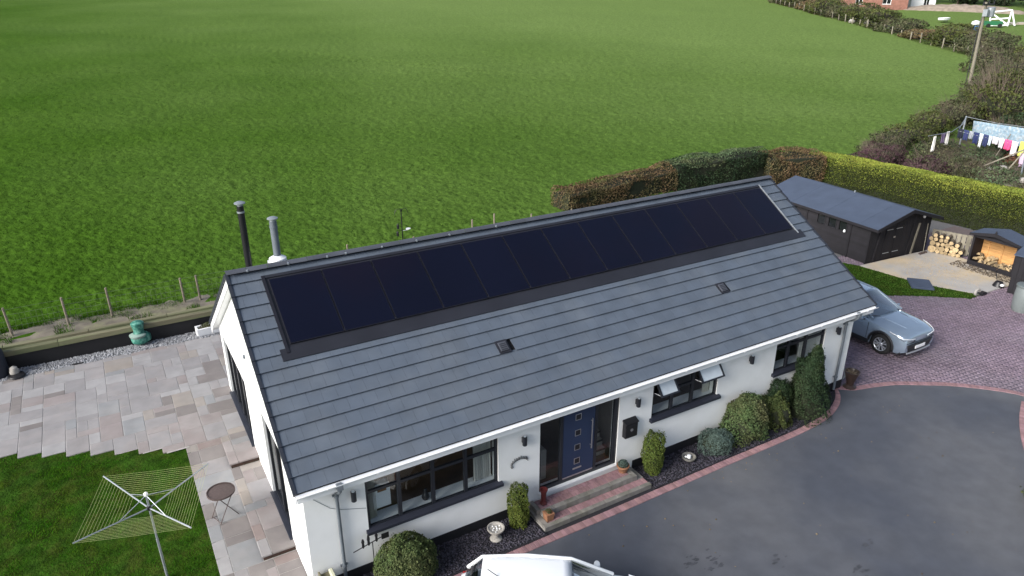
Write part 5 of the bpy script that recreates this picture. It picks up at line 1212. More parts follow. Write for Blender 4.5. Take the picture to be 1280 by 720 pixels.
t = empty('yard_rake', (30.55, 6.28, .045), 0, 'long handled yard brush leaning on the shed front by the logs', 'brush')
b = B(); b.tube([(-.10, .0, .08), (.10, .18, 1.38)], .014, 6); b.build('handle', M['pallet'], t); b = B(); b.cbox(-.38, .12, -.06, .04, .0, .08, .01); b.build('head', M['tablemetal'], t)
# small metal stool beside the hedge in front of the shed's far end (white sheet seen past the roof verge)
t = empty('white_box', (26.6, 11.2, 0), 0, 'white crate beside the shed wall just past the roof verge', 'crate'); b = B(); b.cbox(-.3, .2, -.3, .3, 0, .9, .02); b.build('crate_body', M['upvc'], t)

# ------------------------------------------------------------------ logs against pallets
LG = empty('pallet_screen', (31.35, 6.55, .045), radians(-72.5), 'weathered pallets standing upright behind the stacked logs', 'pallets')
for k in range(9):
    b = B(); x = k * .205; b.box(x, x + .17, -.02, .0, .02, 1.0 - .03 * rnd.random()); b.build('plank', M['pallet'], LG)
for z in (.1, .5, .88): b = B(); b.box(0, 1.85, .001, .09, z, z + .08); b.build('rail', M['pallet'], LG)
b = B(); b.box(1.76, 1.84, -.12, -.03, 0, .98); b.build('post', M['pallet'], LG)
def log_mesh(r, L_, n=12, seed=0):
    q = random.Random(seed); b = B(); ring = [1 + q.uniform(-.08, .08) for _ in range(n)]
    vs = [(r * ring[j] * cos(2 * pi * j / n), 0, r * ring[j] * sin(2 * pi * j / n)) for j in range(n)] + [(r * ring[j] * cos(2 * pi * j / n), L_, r * ring[j] * sin(2 * pi * j / n)) for j in range(n)]
    b.m = 0; b.add(vs, [(j, (j + 1) % n, (j + 1) % n + n, j + n) for j in range(n)])
    b.m = 1; b.add(vs, [tuple(range(n)), tuple(range(2 * n - 1, n - 1, -1))])
    return b.mesh('log', [M['logside'], M['logend']])
lm = [log_mesh(r, .42, 12, i) for i, r in enumerate((.17, .09, .075, .12, .06))]
LOGL = set()
hx = Vector((cos(radians(-72.5)), sin(radians(-72.5)), 0)); hn = Vector((-hx.y, hx.x, 0))   # hn points away from the viewer side
base = Vector((31.35, 6.55, .045)) - hn * .50
for i, (u, z, m_) in enumerate(((.22, .17, 0), (.47, .09, 1), (.65, .075, 2), (.80, .09, 1), (.97, .07, 4), (1.12, .12, 3), (1.32, .09, 1), (.44, .26, 1), (.62, .24, 3), (.83, .26, 1), (1.02, .22, 2), (1.18, .33, 3), (.20, .46, 3), (.42, .44, 1), (.62, .46, 1), (.82, .45, 3), (1.02, .40, 1), (1.40, .26, 1),
                                 (.10, .66, 1), (.30, .66, 1), (.52, .64, 1), (.72, .66, 1), (.95, .60, 1), (1.2, .54, 1), (.25, .84, 1), (.50, .82, 2), (.75, .82, 2))):
    p_ = base + hx * u; o = link('log', lm[m_], None, (p_.x, p_.y, p_.z + z), (0, rnd.uniform(0, 6), atan2(hn.y, hn.x) - pi / 2 + rnd.uniform(-.12, .12)))
    row = min(4, int(z / .19)); side = 'nearest the shed' if u < .35 else 'left of the middle' if u < .7 else 'in the middle' if u < .95 else 'right of the middle' if u < 1.2 else 'nearest the log store'
    lb = '%s log in the %s of the pallet stack, %s' % (('big' if m_ in (0, 3) else 'small'), ('bottom row', 'second row', 'third row', 'fourth row', 'top row')[row], side)
    while lb in LOGL: lb = lb + ', upper' if 'upper' not in lb else lb + ' one'
    LOGL.add(lb); tag(o, lb, 'log', 'logs stacked against the pallets')
# log store with open front
def log_store(x, y, rz, w, d, h, label, nlogs):
    t = empty('log_store', (x, y, .02), rz, label, 'log store')
    b = B(); b.box(0, w, 0, d, 0, .12); b.build('base', M['shedwood'], t)
    for xx in (0, w - .09): b = B(); b.box(xx, xx + .09, 0, d, .121, h - .02); b.build('side', M['shedwood'], t)
    for k in range(8): b = B(); z = .13 + k * (h - .2) / 8; b.box(.091, w - .091, d - .04, d - .01, z, z + (h - .2) / 8 - .008); b.build('back_board', M['pine'], t)
    b = B(); b.box(w / 2 - .03, w / 2 + .03, d - .07, d - .041, .13, h - .05); b.box(.35, .39, d - .07, d - .041, .13, h - .05); b.box(w - .4, w - .36, d - .07, d - .041, .13, h - .05); b.build('batten', M['pine'], t)
    b = B(); b.box(.091, w - .091, -.02, .03, .121, .24); b.build('front_rail', M['shedwood'], t); b = B(); b.box(.091, w - .091, -.02, .03, h - .16, h - .03); b.build('front_rail', M['shedwood'], t)
    for s in (-1, 1):
        b = B(); xr = w / 2; xe = w / 2 + s * (w / 2 + .10); zr, ze = h + .22, h - .02
        b.hexa([(xr, -.16, zr), (xe, -.16, ze), (xe, d + .1, ze + .02), (xr, d + .1, zr + .02), (xr, -.16, zr + .04), (xe, -.16, ze + .04), (xe, d + .1, ze + .06), (xr, d + .1, zr + .06)]); b.build('felt_roof', M['felt'], t)
        b = B(); b.hexa([(xr, -.19, zr - .12), (xe, -.19, ze - .06), (xe, -.165, ze - .06), (xr, -.165, zr - .12), (xr, -.19, zr + .04), (xe, -.19, ze + .04), (xe, -.165, ze + .04), (xr, -.165, zr + .04)]); b.build('barge_board', M['shedwood'], t)
    b = B(); b.add([(.05, .02, h - .04), (w - .05, .02, h - .04), (w / 2, .02, h + .18), (.05, .05, h - .04), (w - .05, .05, h - .04), (w / 2, .05, h + .18)], [(0, 1, 2), (5, 4, 3)]); b.build('gable', M['shedwood'], t)
    b = B(); b.lathe([(.03, 0), (.045, .04), (.01, .14)], (w / 2, -.17, h + .24), 8); b.build('finial', M['shedwood'], t)
    return t
ls = log_store(30.86, 4.50, radians(-90), 1.92, .85, 1.48, 'open fronted black log store with bare pine inside and a few split logs', 0)
sm_ = []
for i in range(3):
    b = B(); r = .075; P = [(-r, 0), (r, -.02), (r * .3, r * 1.3)] if i == 0 else [(-r, -.02), (r, 0), (r * .8, r), (-r * .5, r * 1.1)] if i == 1 else [(-r * .8, 0), (r * .8, 0), (r, r * .8), (0, r * 1.4), (-r, r * .7)]
    n = len(P); b.m = 0; vs = [(x, -.15, z) for x, z in P] + [(x, .15, z) for x, z in P]; b.add(vs, [(j, (j + 1) % n, (j + 1) % n + n, j + n) for j in range(n)]); b.m = 1; b.add(vs, [tuple(range(n)), tuple(range(2 * n - 1, n - 1, -1))])
    sm_.append(b.mesh('split_log', [M['logend'] if i else M['logside'], M['logend']]))
q = random.Random(4)
for k in range(46):
    u = q.uniform(.2, 1.72); v = q.uniform(.14, .62); lvl = max(0, .38 - .20 * abs(u - .2) * .5 - .0) * (v / .62 + .3)
    z = .17 + q.random() * lvl * .7
    p_ = Vector((30.86, 4.50, .02)) + Vector((v, -u, z))
    tag(link('split_log', sm_[k % 3], None, p_, (q.uniform(-.25, .25), q.uniform(-.25, .25), radians(-90) + q.uniform(-.5, .5))), 'split log heaped inside the open pine lined log store', 'log', 'split logs inside the open log store')
# second store, seen from the side, and the storage box and bin at the right edge
t = empty('tool_store', (29.1, 1.85, .0), radians(-80), 'narrow black tool store at the far right edge beside the open log store', 'store')
b = B(); b.box(0, 1.5, 0, .9, 0, 1.62); b.build('store_body', M['shedwood'], t)
for k in range(8): b = B(); b.box(.01 + k * .186, .178 + k * .186, -.02, -.001, .03, 1.58); b.build('board', M['shedwood'], t)
b = B(); b.hexa([(-.08, -.1, 1.62), (1.58, -.1, 1.62), (1.58, .98, 1.78), (-.08, .98, 1.78), (-.08, -.1, 1.67), (1.58, -.1, 1.67), (1.58, .98, 1.83), (-.08, .98, 1.83)]); b.build('felt_roof', M['felt'], t)
t = empty('water_butt', (27.7, .60, .0), 0, 'grey green barrel at the right edge in front of the black tool store', 'barrel')
b = B(); b.lathe([(.30, 0), (.34, .1), (.37, .5), (.34, .95), (.30, 1.02), (.27, 1.03)], n=24); b.build('barrel_body', paint('bin_grey', (.15, .17, .17), .5), t, smooth=True)
b = B(); b.lathe([(.36, 1.0), (.37, 1.03), (.36, 1.07), (.05, 1.12)], n=24); b.build('lid', paint('bin_lid', (.12, .14, .14), .5), t, smooth=True)
# things at the corner of the pad
b = B(); b.cbox(-.52, .52, -.42, .42, .05, .13, .012); o = b.build('slab_board', M['felt'], loc=(26.72, 4.05, .0), rot=(0, 0, radians(43))); tag(o, 'flat grey board lying on grass beside the concrete pad', 'board')
t = empty('pet_bowl', (27.75, 2.28, .0), 0, 'pale curled object with dark base lying at the front corner of the pad', 'ornament')
b = B(); b.tube([(.16 * cos(a), .02, .14 + .12 * sin(a)) for a in [k * .5 for k in range(10)]], .05, 8); b.build('curl', M['stone'], t, smooth=True); b = B(); b.cbox(.1, .42, -.16, .06, 0, .12, .03); b.build('base', M['blackmetal'], t)
t = empty('small_trolley', (29.4, 2.35, .0), 0, 'small black wheeled thing with a white cap at the right corner of the pad', 'trolley')
b = B(); b.lathe([(.2, 0), (.22, .05), (.14, .24), (.05, .28)], n=14); b.build('body', M['blackmetal'], t, smooth=True); b = B(); b.lathe([(.09, 0), (.09, .05), (.02, .08)], (-.05, -.16, .12), 12); b.build('cap', M['upvc'], t, smooth=True)
b = B(); b.tube([(.05, .1, .2), (.6, .5, .45), (.95, .62, .4)], .015, 6); b.build('handle', M['blackmetal'], t)
for k in range(26):   # leaves and twigs at the foot of the stores
    pass
stones('debris', lambda a, b_: True, 700, (30.1, 31.0, 2.2, 4.9), .035, M['twig'], 'dead leaves and bark scraps in front of the open log store', 'debris', .05, .4)

# ------------------------------------------------------------------ utility pole and its gear
t = empty('utility_pole', (70.2, 27.3, HZ(70.2, 27.3) - .2), 0, 'tall weathered wooden utility pole with a dark box at its top', 'utility pole')
b = B(); b.tube([(0, 0, 0), (-.1, .2, 8.6)], .17, 10, r2=.12); b.build('pole', M['pallet'], t, smooth=True)
b = B(); b.tube([(-.35, .2, .0), (-.32, .25, 6.3), (-.15, .2, 7.6)], .045, 6); b.build('cable_guard', M['pframe'], t)
b = B(); b.lathe([(.25, 7.3), (.34, 7.36), (.34, 8.1), (.25, 8.18)], (.38, -.1, 0), 12); b.cbox(-.5, -.15, -.3, .1, 7.4, 8.0, .05); b.build('transformer', M['galv'], t)
b = B(); b.box(-.9, .9, -.06, .06, 8.3, 8.45); b.build('crossarm', M['pframe'], t)
for x in (-.8, 0, .8): b = B(); b.lathe([(.04, 0), (.09, .05), (.05, .12), (.07, .2), (.02, .26)], (x, 0, 8.45), 8); b.build('insulator', M['pframe'], t)

# washing lines
t = empty('washing_line_post', (48.9, 15.6, HZ(48.9, 15.6)), 0, 'grey metal washing line post at the left end of the washing', 'post')
b = B(); b.tube([(0, 0, 0), (0, 0, 2.9)], .05, 8); b.build('post', M['galv'], t)
b = B(); b.tube([(0, 0, 2.85), (-1.1, -.5, 2.55), (-3.2, -1.0, 2.3), (-6.0, -1.2, 2.35)], .02, 5); b.build('line', M['galv'], t)
b = B(); b.tube([(0, 0, 2.85), (.05, -2.0, 2.72), (.05, -4.4, 2.75)], .02, 5); b.build('line', M['galv'], t)
b = B(); b.tube([(0, 0, 2.85), (-1.9, -.7, 2.2)], .02, 5); b.tube([(-1.9, -.7, 2.2), (-1.7, -4.3, 1.9)], .02, 5); b.build('line', M['galv'], t)
def cloth(p0, p1, drop, m, label, cat, sag=.04, pat=None, group=None):
    p0, p1 = Vector(p0), Vector(p1); n = 10; k = 7; d = (p1 - p0); nn = Vector((-d.y, d.x, 0)).normalized(); vs = []; fs = []; sd_ = rnd.random() * 9
    for j in range(k + 1):
        for i in range(n + 1):
            u, v = i / n, j / k; q = p0 + d * (u * (1 - .06 * v) + .03 * v) + Vector((0, 0, -drop * v * (1 + .05 * sin(u * 9 + sd_)))) + nn * (.05 * sin(u * 11 + sd_) * (.3 + v)); vs += [q + nn * .006]
    for j in range(k):
        for i in range(n): a = j * (n + 1) + i; fs.append((a, a + 1, a + n + 2, a + n + 1))
    b = B(); b.add(vs, fs); o = b.build(cat.replace(' ', '_'), m, smooth=True); md = o.modifiers.new('solid', 'SOLIDIFY'); md.thickness = .012
    tag(o, label, cat, group)
bz = HZ(48.9, 14) + 2.75
cloth((48.95, 15.1, bz), (48.95, 11.6, bz), 1.15, mat('pale_blue_print', (.20, .29, .36), .9, .25, 9, col2=(.36, .40, .42), sc2=6, amt2=.8), 'large pale blue patterned sheet hanging on the washing line', 'sheet')
bz2 = HZ(47, 14) + 2.18
items = [((.015, .018, .035), .34, .62, 'black top hanging at the left end of the washing, next to the line post'), ((.03, .04, .12), .34, .66, 'navy garment hanging left on the near washing line'), ((.30, .32, .36), .22, .5, 'grey garment between the navy ones on the near line'), ((.02, .03, .10), .36, .72, 'dark navy garment in the middle of the near line'), ((.72, .74, .76), .20, .85, 'white towel hanging low on the near line'), ((.03, .04, .11), .30, .74, 'navy shirt right of the white towel'), ((.55, .62, .70), .18, .6, 'pale blue garment right of the navy shirt'), ((.60, .55, .58), .38, .45, 'pale lilac garment towards the right of the near line'), ((.70, .66, .68), .30, .6, 'white garment left of the pink one'), ((.75, .08, .22), .40, .62, 'bright pink garment on the near washing line'), ((.78, .72, .76), .34, .85, 'white and pink garment hanging right of the bright pink one')]
y = 14.9
for i, (c, w, dr, l) in enumerate(items):
    x = 47.0 + (14.9 - y) * .05; cloth((x, y, bz2 + .30 - (14.9 - y) * .08), (x + .02, y - w, bz2 + .27 - (14.9 - y) * .08), dr, paint('cloth%d' % i, c, .9), l, 'garment'); y -= w + .03
cloth((46.9, 11.0, bz2 + .15), (46.9, 10.3, bz2 + .1), .9, paint('cloth_lime', (.55, .62, .12), .9), 'lime green garment at the right end of the washing', 'garment')
cloth((46.6, 10.7, bz2 - .5), (46.6, 10.0, bz2 - .5), .8, paint('cloth_lilac', (.62, .45, .62), .9), 'lilac garment below the lime green one at the right end', 'garment')
for i, (x, y, c, w, dr, l) in enumerate(((43.3, 14.25, (.75, .73, .68), .28, .95, 'white garment, leftmost on the long washing line'), (44.5, 14.5, (.16, .12, .20), .55, .6, 'dark purple garment left of the line post'), (45.3, 14.62, (.72, .70, .66), .28, .85, 'white garment right of the dark purple one'))):
    z = HZ(48.9, 15.6) + 2.3 + (.0 if x < 45 else .05); cloth((x, y, z), (x + w, y + .04 * w, z + .01), dr, paint('clothb%d' % i, c, .9), l, 'garment')
# pole frame (swing) at the right edge and wooden prop
t = empty('pole_frame', (44.4, 9.6, HZ(44.4, 9.6)), 0, 'tripod frame of pale green poles at the right edge of the overgrown garden', 'frame')
for e, m_ in (((-1.3, 2.6, .4), 'pallet'), ((-.6, .9, -.1), 'pallet'), ((-.1, -.35, 0), 'pipe')):
    b = B(); b.tube([e, (.55, .1, 2.35)], .045, 7); b.build('leg', M[m_], t)
t = empty('line_prop', (47.6, 12.2, HZ(47.6, 12.2) + .3), 0, 'thin wooden prop holding up the washing line', 'pole')
b = B(); b.tube([(-.5, .4, 0), (.25, -.1, 2.2)], .03, 6); b.build('prop', M['pallet'], t)
cloth((43.2, 8.7, 1.35), (43.5, 8.0, 1.35), .75, M['upvc'], 'white cloth hanging by the blue leg of the pole frame', 'cloth')

# ------------------------------------------------------------------ far garden: brick house, outbuilding, goal, trees
def building(x, y, rz, w, d, h, rh, label, wallm, roofm, wins, name='brick_house'):
    t = empty(name, (x, y, HZ(x, y) - .3), rz, label, 'house')
    b = wall_grid([0, w] + [v for o in wins for v in o[:2]], [0, h] + [v for o in wins for v in o[2:]], wins, lambda u, q, z: (u, q, z), .3)
    b.build('wall', wallm, t)
    b = B(); b.box(0, .3, .301, d, 0, h); b.box(w - .3, w, .301, d, 0, h); b.box(.3, w - .3, d - .3, d, 0, h); b.build('wall', wallm, t)
    for X in (0, w - .3): b = B(); b.xprism([(0, h), (d, h), (d / 2, h + rh)], X, X + .3); b.build('gable', wallm, t)
    for s in (0, 1):
        b = B(); y0, y1 = (-.3, d / 2) if s == 0 else (d / 2, d + .3); zz = lambda yy: h + rh * (1 - abs(yy - d / 2) / (d / 2))
        b.hexa([(-.3, y0, zz(y0)), (w + .3, y0, zz(y0)), (w + .3, y1, zz(y1)), (-.3, y1, zz(y1)), (-.3, y0, zz(y0) + .12), (w + .3, y0, zz(y0) + .12), (w + .3, y1, zz(y1) + .12), (-.3, y1, zz(y1) + .12)]); b.build('roof', roofm, t)
    for a, c, e, f in wins:
        b = B(); b.box(a, a + .09, .1, .18, e, f); b.box(c - .09, c, .1, .18, e, f); b.box(a + .09, c - .09, .1, .18, e, e + .09); b.box(a + .09, c - .09, .1, .18, f - .09, f); b.box((a + c) / 2 - .04, (a + c) / 2 + .04, .1, .18, e + .09, f - .09); wn_ = b.build('window', M['upvc'], t)
        b = B(); b.box(a + .09, c - .09, .13, .14, e + .09, f - .09); b.build('pane', M['glass'], wn_); b = B(); b.box(a - .1, c + .1, -.06, .099, e - .1, e - .001); b.build('sill', M['stone'], wn_)
    b = B(); b.box(.1, w - .1, .35, .4, .1, h - .1); b.build('inner_wall', M['dark'], t)
    return t
fa = atan2(-(.857), .515)     # facade runs roughly along the far fence
building(141.5, 95.2, radians(-42), 12.5, 8, 4.6, 2.8, 'red brick house beyond the far field fence at the top edge', M['brickfar'], M['slatefar'], [(2.2, 3.6, 1.3, 2.7), (7.5, 9.2, 1.3, 2.7)])
building(157.5, 90.5, radians(-38), 5.0, 4, 2.4, 1.2, 'small grey white outbuilding right of the brick house', M['upvc'], M['slatefar'], [(2.6, 3.8, .5, 2.1)], 'outbuilding')
def bigtree(x, y, h, r, leaf, label, n=3200):
    z = HZ(x, y) - .3; t = empty('tree', (x, y, z), 0, label, 'tree')
    b = B(); b.tube([(0, 0, 0), (.1, .1, h * .35), (0, .2, h * .8)], .28, 8, r2=.08); b.build('trunk', M['bark'], t, smooth=True)
    for k in range(6): a = k * 1.05; b = B(); zz = h * (.22 + .09 * k); b.tube([(0, 0, zz), (cos(a) * r * .6, sin(a) * r * .6, zz + h * .12)], .10, 6, r2=.03); b.build('limb', M['bark'], t)
    m = 14; c = RS.normal(0, 1, (m, 3)); c /= np.linalg.norm(c, axis=1)[:, None]; c = c * [r * .62, r * .62, h * .36] + [0, 0, h * .52]
    i = RS.randint(0, m, n); d = RS.normal(0, 1, (n, 3)); d /= np.linalg.norm(d, axis=1)[:, None]; P = c[i] + d * (r * .48) * RS.uniform(.75, 1.05, n)[:, None] * [1, 1, .9]; P[:, 2] = np.maximum(P[:, 2], .3)
    link('crown', leaf_mesh('crown', P, d, .62, M[leaf], 1.6), t)
TL = ['dark evergreen tree at the top edge beyond the gravel heap, leftmost of its row', 'dark evergreen tree second in the row beyond the gravel heap', 'dark evergreen tree third in the row beyond the gravel heap', 'dark evergreen tree above the white goal frame', 'dark evergreen tree right of the white goal frame', 'dark evergreen tree in the top right corner']
for (x, y), l in zip(((170, 98), (176, 91), (180, 83), (178, 74), (176, 65.5), (172, 57)), TL): bigtree(x, y, 9.5, 5.2, 'leaf_conifer', l)
for (x, y, h, r, lf, l) in ((152.5, 117, 8, 4.6, 'leaf_beech', 'brown leaved tree behind the top end of the far fence'), (148.5, 108.5, 7.5, 4.2, 'leaf_olive', 'olive tree left of the brick house'), (155, 128, 8, 5, 'leaf_scrub', 'grey brown tree beyond the top end of the far fence')): bigtree(x, y, h, r, lf, l)
# gravel heap, path, far garden things
b = B(); n = 26; vs = []; fs = []
for j in range(9):
    for i in range(n): u = i / (n - 1); v = j / 8; x = 149 + 16 * u + 3.5 * v; y = 86.5 - 18 * u + 5 * v; vs.append((x, y, HZ(x, y) - .3 + 1.5 * sin(pi * u) ** .6 * sin(pi * v) + .25 * rnd.random()))
for j in range(8):
    for i in range(n - 1): a = j * n + i; fs.append((a, a + 1, a + n + 1, a + n))
b.add(vs, fs); tag(b.build('gravel_heap', mat('beige_heap', (.26, .215, .17), .95, .25, 1.2), smooth=True), 'long beige heap of stone in front of the dark trees', 'heap', kind='stuff')
b = B(); b.add([(x, y, HZ(x, y) + .02) for x, y in ((137, 62.5), (160, 52), (161, 56), (138, 66.5))], [(0, 1, 2, 3)]); tag(b.build('garden_path', M['concrete']), kind='structure')
t = empty('goal_frame', (137.2, 60.6, HZ(137.2, 60.6)), radians(-50), 'white goal frame tipped over on the far lawn', 'goal')
for P_ in ([(-1.4, 0, 0), (-1.7, .5, 2.2)], [(-1.7, .5, 2.2), (1.5, .8, 2.6)], [(1.5, .8, 2.6), (1.2, 0, 0)], [(-1.4, 0, 0), (1.2, 0, .2)], [(-1.7, .5, 2.2), (1.2, 0, .2)], [(-1.4, 0, 1.1), (1.35, .4, 1.3)], [(1.5, .8, 2.6), (2.3, .2, .1)]):
    b = B(); b.tube(P_, .13, 6); b.build('bar', M['upvc'], t)
t = empty('garden_tractor', (134.2, 60.2, HZ(134.2, 60.2)), radians(-40), 'green garden trailer parked in front of the white goal frame', 'trailer')
b = B(); b.cbox(-1.3, 1.3, -.6, .6, .35, 1.0, .08); b.build('body', paint('tractor_green', (.02, .14, .06)), t)
for x in (-.9, .9): b = B(); b.lathe([(.32, -.08), (.32, .08)], n=14); b.build('wheel', M['tyre'], t, loc=(x, -.66, .32), rot=(radians(90), 0, 0))
b = B(); b.lathe([(.4, .0), (.75, .25), (.8, .6), (.72, .62), (.6, .3), (.02, .2)], n=18); o = b.build('bath_tub', M['upvc'], smooth=True, loc=(133.6, 68.4, HZ(133.6, 68.4) + .3), scale=(1.9, .9, 1)); tag(o, 'white tub lying on the far lawn', 'tub')
b = B(); b.lathe([(.4, 0), (.7, .3), (.65, .7), (.2, .9)], n=12); o = b.build('feed_sack', M['upvc'], smooth=True, loc=(134.0, 62.9, HZ(134, 62.9))); tag(o, 'white sack left of the goal frame by the pole top', 'sack')
b = B(); b.lathe([(.05, -.42), (.3, -.32), (.42, 0), (.3, .32), (.05, .42)], n=16); o = b.build('blue_ball', paint('ball_blue', (.05, .16, .36)), smooth=True, loc=(108.8, 49.0, HZ(108.8, 49) + 2.3)); tag(o, 'blue barrel end showing in the bushes left of the utility pole', 'barrel')
b = B(); b.cbox(-.9, .9, -.05, .05, 0, 1.5, .02); o = b.build('white_board', M['stone'], loc=(116.6, 71.8, HZ(116.6, 71.8)), rot=(0, 0, radians(60))); tag(o, 'pale board leaning by the far fence posts', 'board')
b = B(); b.lathe([(.5, 0), (.6, .3), (.3, .7)], n=10); o = b.build('pale_sack', M['stone'], smooth=True, loc=(119.2, 76.5, HZ(119.2, 76.5))); tag(o, 'pale sack beside the leaning board at the far fence', 'sack')
b = B(); b.cbox(-.1, .1, -.1, .1, -.3, 1.9, .02); b.tube([(0, 0, 1.2), (-.5, -.5, .2)], .1, 6); o = b.build('gate_stump', M['pallet'], loc=(94.5, 39.8, HZ(94.5, 39.8))); tag(o, 'pale broken gate stump at the near end of the far fence', 'post')

# ------------------------------------------------------------------ cars
def interp(T, x):
    for (a, va), (c, vc) in zip(T[:-1], T[1:]):
        if x <= c: t = max(0, (x - a) / (c - a)); t = t * t * (3 - 2 * t) if len(T) < 4 else t; return va + (vc - va) * t
    return T[-1][1]
def car(name, loc, rz, L_, Wd, paintm, label, wheels, wr, hood, belt, roofz, ws0, ws1, rw0, rw1, nose, low_m):
    """x forward from the tail (0) to the nose (L_); hood/belt/half-width given as tables over x"""
    t = empty(name, loc, rz, label, 'car'); NS = 76; hw = Wd / 2
    xs = [L_ * (k / NS) for k in range(NS + 1)]
    def half(x):
        f = 1.0; d = L_ - x
        if d < .8: f = 1 - .17 * (1 - d / .8) ** 3.0
        if x < .6: f = 1 - .18 * (1 - x / .6) ** 2.4
        return hw * f
    def low(x):
        z = .24 + (.10 * max(0, 1 - (L_ - x) / .25)) + (.12 * max(0, 1 - x / .25))
        for w in wheels:
            d = abs(x - w)
            if d < wr + .06: z = max(z, wr + sqrt(max(0, (wr + .06) ** 2 - d * d)))
        return z
    def prof(x):
        h = half(x); lo = low(x); tz = interp(hood, x); e = max(0, 1 - (L_ - x) / .28); e2 = max(0, 1 - x / .22)
        sh_ = interp(belt, x); mid = max(lo + .02, lo + (sh_ - lo) * .45)
        return [(h * .93, lo), (h * .985, max(lo + .01, lo + (sh_ - lo) * .2)), (h * 1.0, mid), (h * .985, max(mid + .01, sh_ - .10)), (h * .955, max(mid + .02, sh_ - .02)), (h * .90, max(mid + .03, min(sh_ + .01, tz))), (h * .70, tz * .5 + max(sh_, tz) * .5), (h * .38, tz + .012), (0, tz + .018)]
    b = B(); rings = []
    for x in xs:
        pr = prof(x); d = L_ - x; ring = []
        for (y, z) in pr:
            bul = 0
            if x > L_ - 1e-6: bul = -.02
            ring.append((x + bul + (0.10 * (1 - (z / .7 - .8) ** 2) - .08 if d < .02 else 0), y, z))
        rings.append(ring + [(p[0], -p[1], p[2]) for p in reversed(ring[:-1])])
    m = len(rings[0]); vs = [p for r_ in rings for p in r_]; fs = []
    for i in range(NS):
        for j in range(m - 1): fs.append((i * m + j, i * m + j + 1, (i + 1) * m + j + 1, (i + 1) * m + j))
    b.m = 0; b.add(vs, []); n0 = 0
    for f in fs: b.f.append(f); b.mi.append(0)
    b.f.append(tuple(range(m))); b.mi.append(0); b.f.append(tuple(NS * m + j for j in reversed(range(m)))); b.mi.append(0)
    body = b.build('body', paintm, t, smooth=True)
    # dark underbody and wheel wells
    b = B(); b.box(.12, L_ - .14, -hw * .86, hw * .86, .2, .42)
    for w in wheels: b.box(w - wr - .05, w + wr + .05, -hw * .9, -hw * .30, .42, .80); b.box(w - wr - .05, w + wr + .05, hw * .30, hw * .9, .42, .80)
    b.build('underbody', M['carblack'], t)
    for w in wheels:       # black arch mouldings and sill strips
        for s in (-1, 1):
            b = B(); P = []
            for k in range(17):
                a = pi * k / 16; P.append((w + (wr + .085) * cos(a), s * (half(w) * .992), wr + (wr + .085) * sin(a)))
            b.tube(P, .042 if low_m is M['carblack'] else .026, 6); b.build('arch_trim', low_m, t, smooth=True)
    for s in (-1, 1):
        b = B(); b.cbox(wheels[0] + wr + .1, wheels[1] - wr - .1, min(s * hw * .93, s * hw * 1.0), max(s * hw * .93, s * hw * 1.0), .22, .36, .02); b.build('sill_trim', low_m, t)
        b = B(); xm = (rw0 + ws0) / 2 + .05
        for xx in (xm, ws0 - .05): b.box(xx, xx + .012, min(s * hw * .975, s * hw * 1.002), max(s * hw * .975, s * hw * 1.002), .40, interp(belt, xx) - .06)
        b.build('door_gap', M['carblack'], t)
        b = B(); b.cbox(xm - .3, xm - .1, min(s * hw * .99, s * (hw + .03)), max(s * hw * .99, s * (hw + .03)), interp(belt, xm) - .18, interp(belt, xm) - .14, .01); b.cbox(ws0 - .45, ws0 - .25, min(s * hw * .99, s * (hw + .03)), max(s * hw * .99, s * (hw + .03)), interp(belt, xm) - .18, interp(belt, xm) - .14, .01); b.build('door_handle', paintm, t)
    # greenhouse: windscreen, side glass, rear glass, roof
    zb = lambda x: interp(belt, x) - .01
    yb = hw * .90; yr = hw * .66
    wsb = (ws0, yb * .93, interp(hood, ws0) - .01); wst = (ws1, yr, roofz - .03); rwt = (rw1, yr * .95, roofz - .05); rwb = (rw0, yb * .9, interp(hood, rw0) + .0)
    def patch(A_, B2, C_, D_, nu, nv, bul, bb):
        A_, B2, C_, D_ = map(Vector, (A_, B2, C_, D_)); nn = (B2 - A_).cross(D_ - A_).normalized(); vs = []; fs = []
        for j in range(nv + 1):
            for i in range(nu + 1):
                u, v = i / nu, j / nv; vs.append((A_.lerp(B2, u)).lerp(D_.lerp(C_, u), v) + nn * bul * (1 - (2 * u - 1) ** 2) * (1 if nv < 2 else 1))
        for j in range(nv):
            for i in range(nu): a = j * (nu + 1) + i; fs.append((a, a + 1, a + nu + 2, a + nu + 1))
        bb.add(vs, fs)
    neg = lambda p: (p[0], -p[1], p[2])
    b = B(); patch(neg(wsb), wsb, wst, neg(wst), 12, 3, .10, b); o = b.build('windscreen', M['carglass'], t, smooth=True)
    b = B(); patch(rwb, neg(rwb), neg(rwt), rwt, 10, 3, .07, b); b.build('rear_window', M['carglass'], t, smooth=True)
    for s in (-1, 1):
        P1 = (ws0 - .05, s * yb, zb(ws0)); P2 = (rw0 + .1, s * yb * .97, zb(rw0 + .1)); P3 = (rw1 + .05, s * yr * 1.0, roofz - .06); P4 = (ws1 - .02, s * (yr + .005), roofz - .045)
        b = B(); patch(P1, P2, P3, P4, 8, 3, .0, b); b.build('side_window', M['carglass'], t, smooth=True)
        b = B(); q = [(ws0 + .02, s * yb * .95, interp(hood, ws0)), (ws1 + .01, s * (yr + .01), roofz - .035), ((ws1 + rw1) / 2, s * (yr + .02), roofz - .005), (rw1, s * (yr - .01), roofz - .05), (rw0, s * yb * .93, interp(hood, rw0) + .01)]
        b.tube(q, .035, 8); b.build('roof_rail', paintm, t, smooth=True)
        for f in (.34, .66): 
            b = B(); xx = ws1 + (rw1 - ws1) * (f - .1); x0 = ws0 + (rw0 - ws0) * f
            b.tube([(x0 * .6 + xx * .4, s * yb, zb(x0)), (xx, s * (yr + .01), roofz - .04)], .03, 6); b.build('pillar', M['carblack'], t)
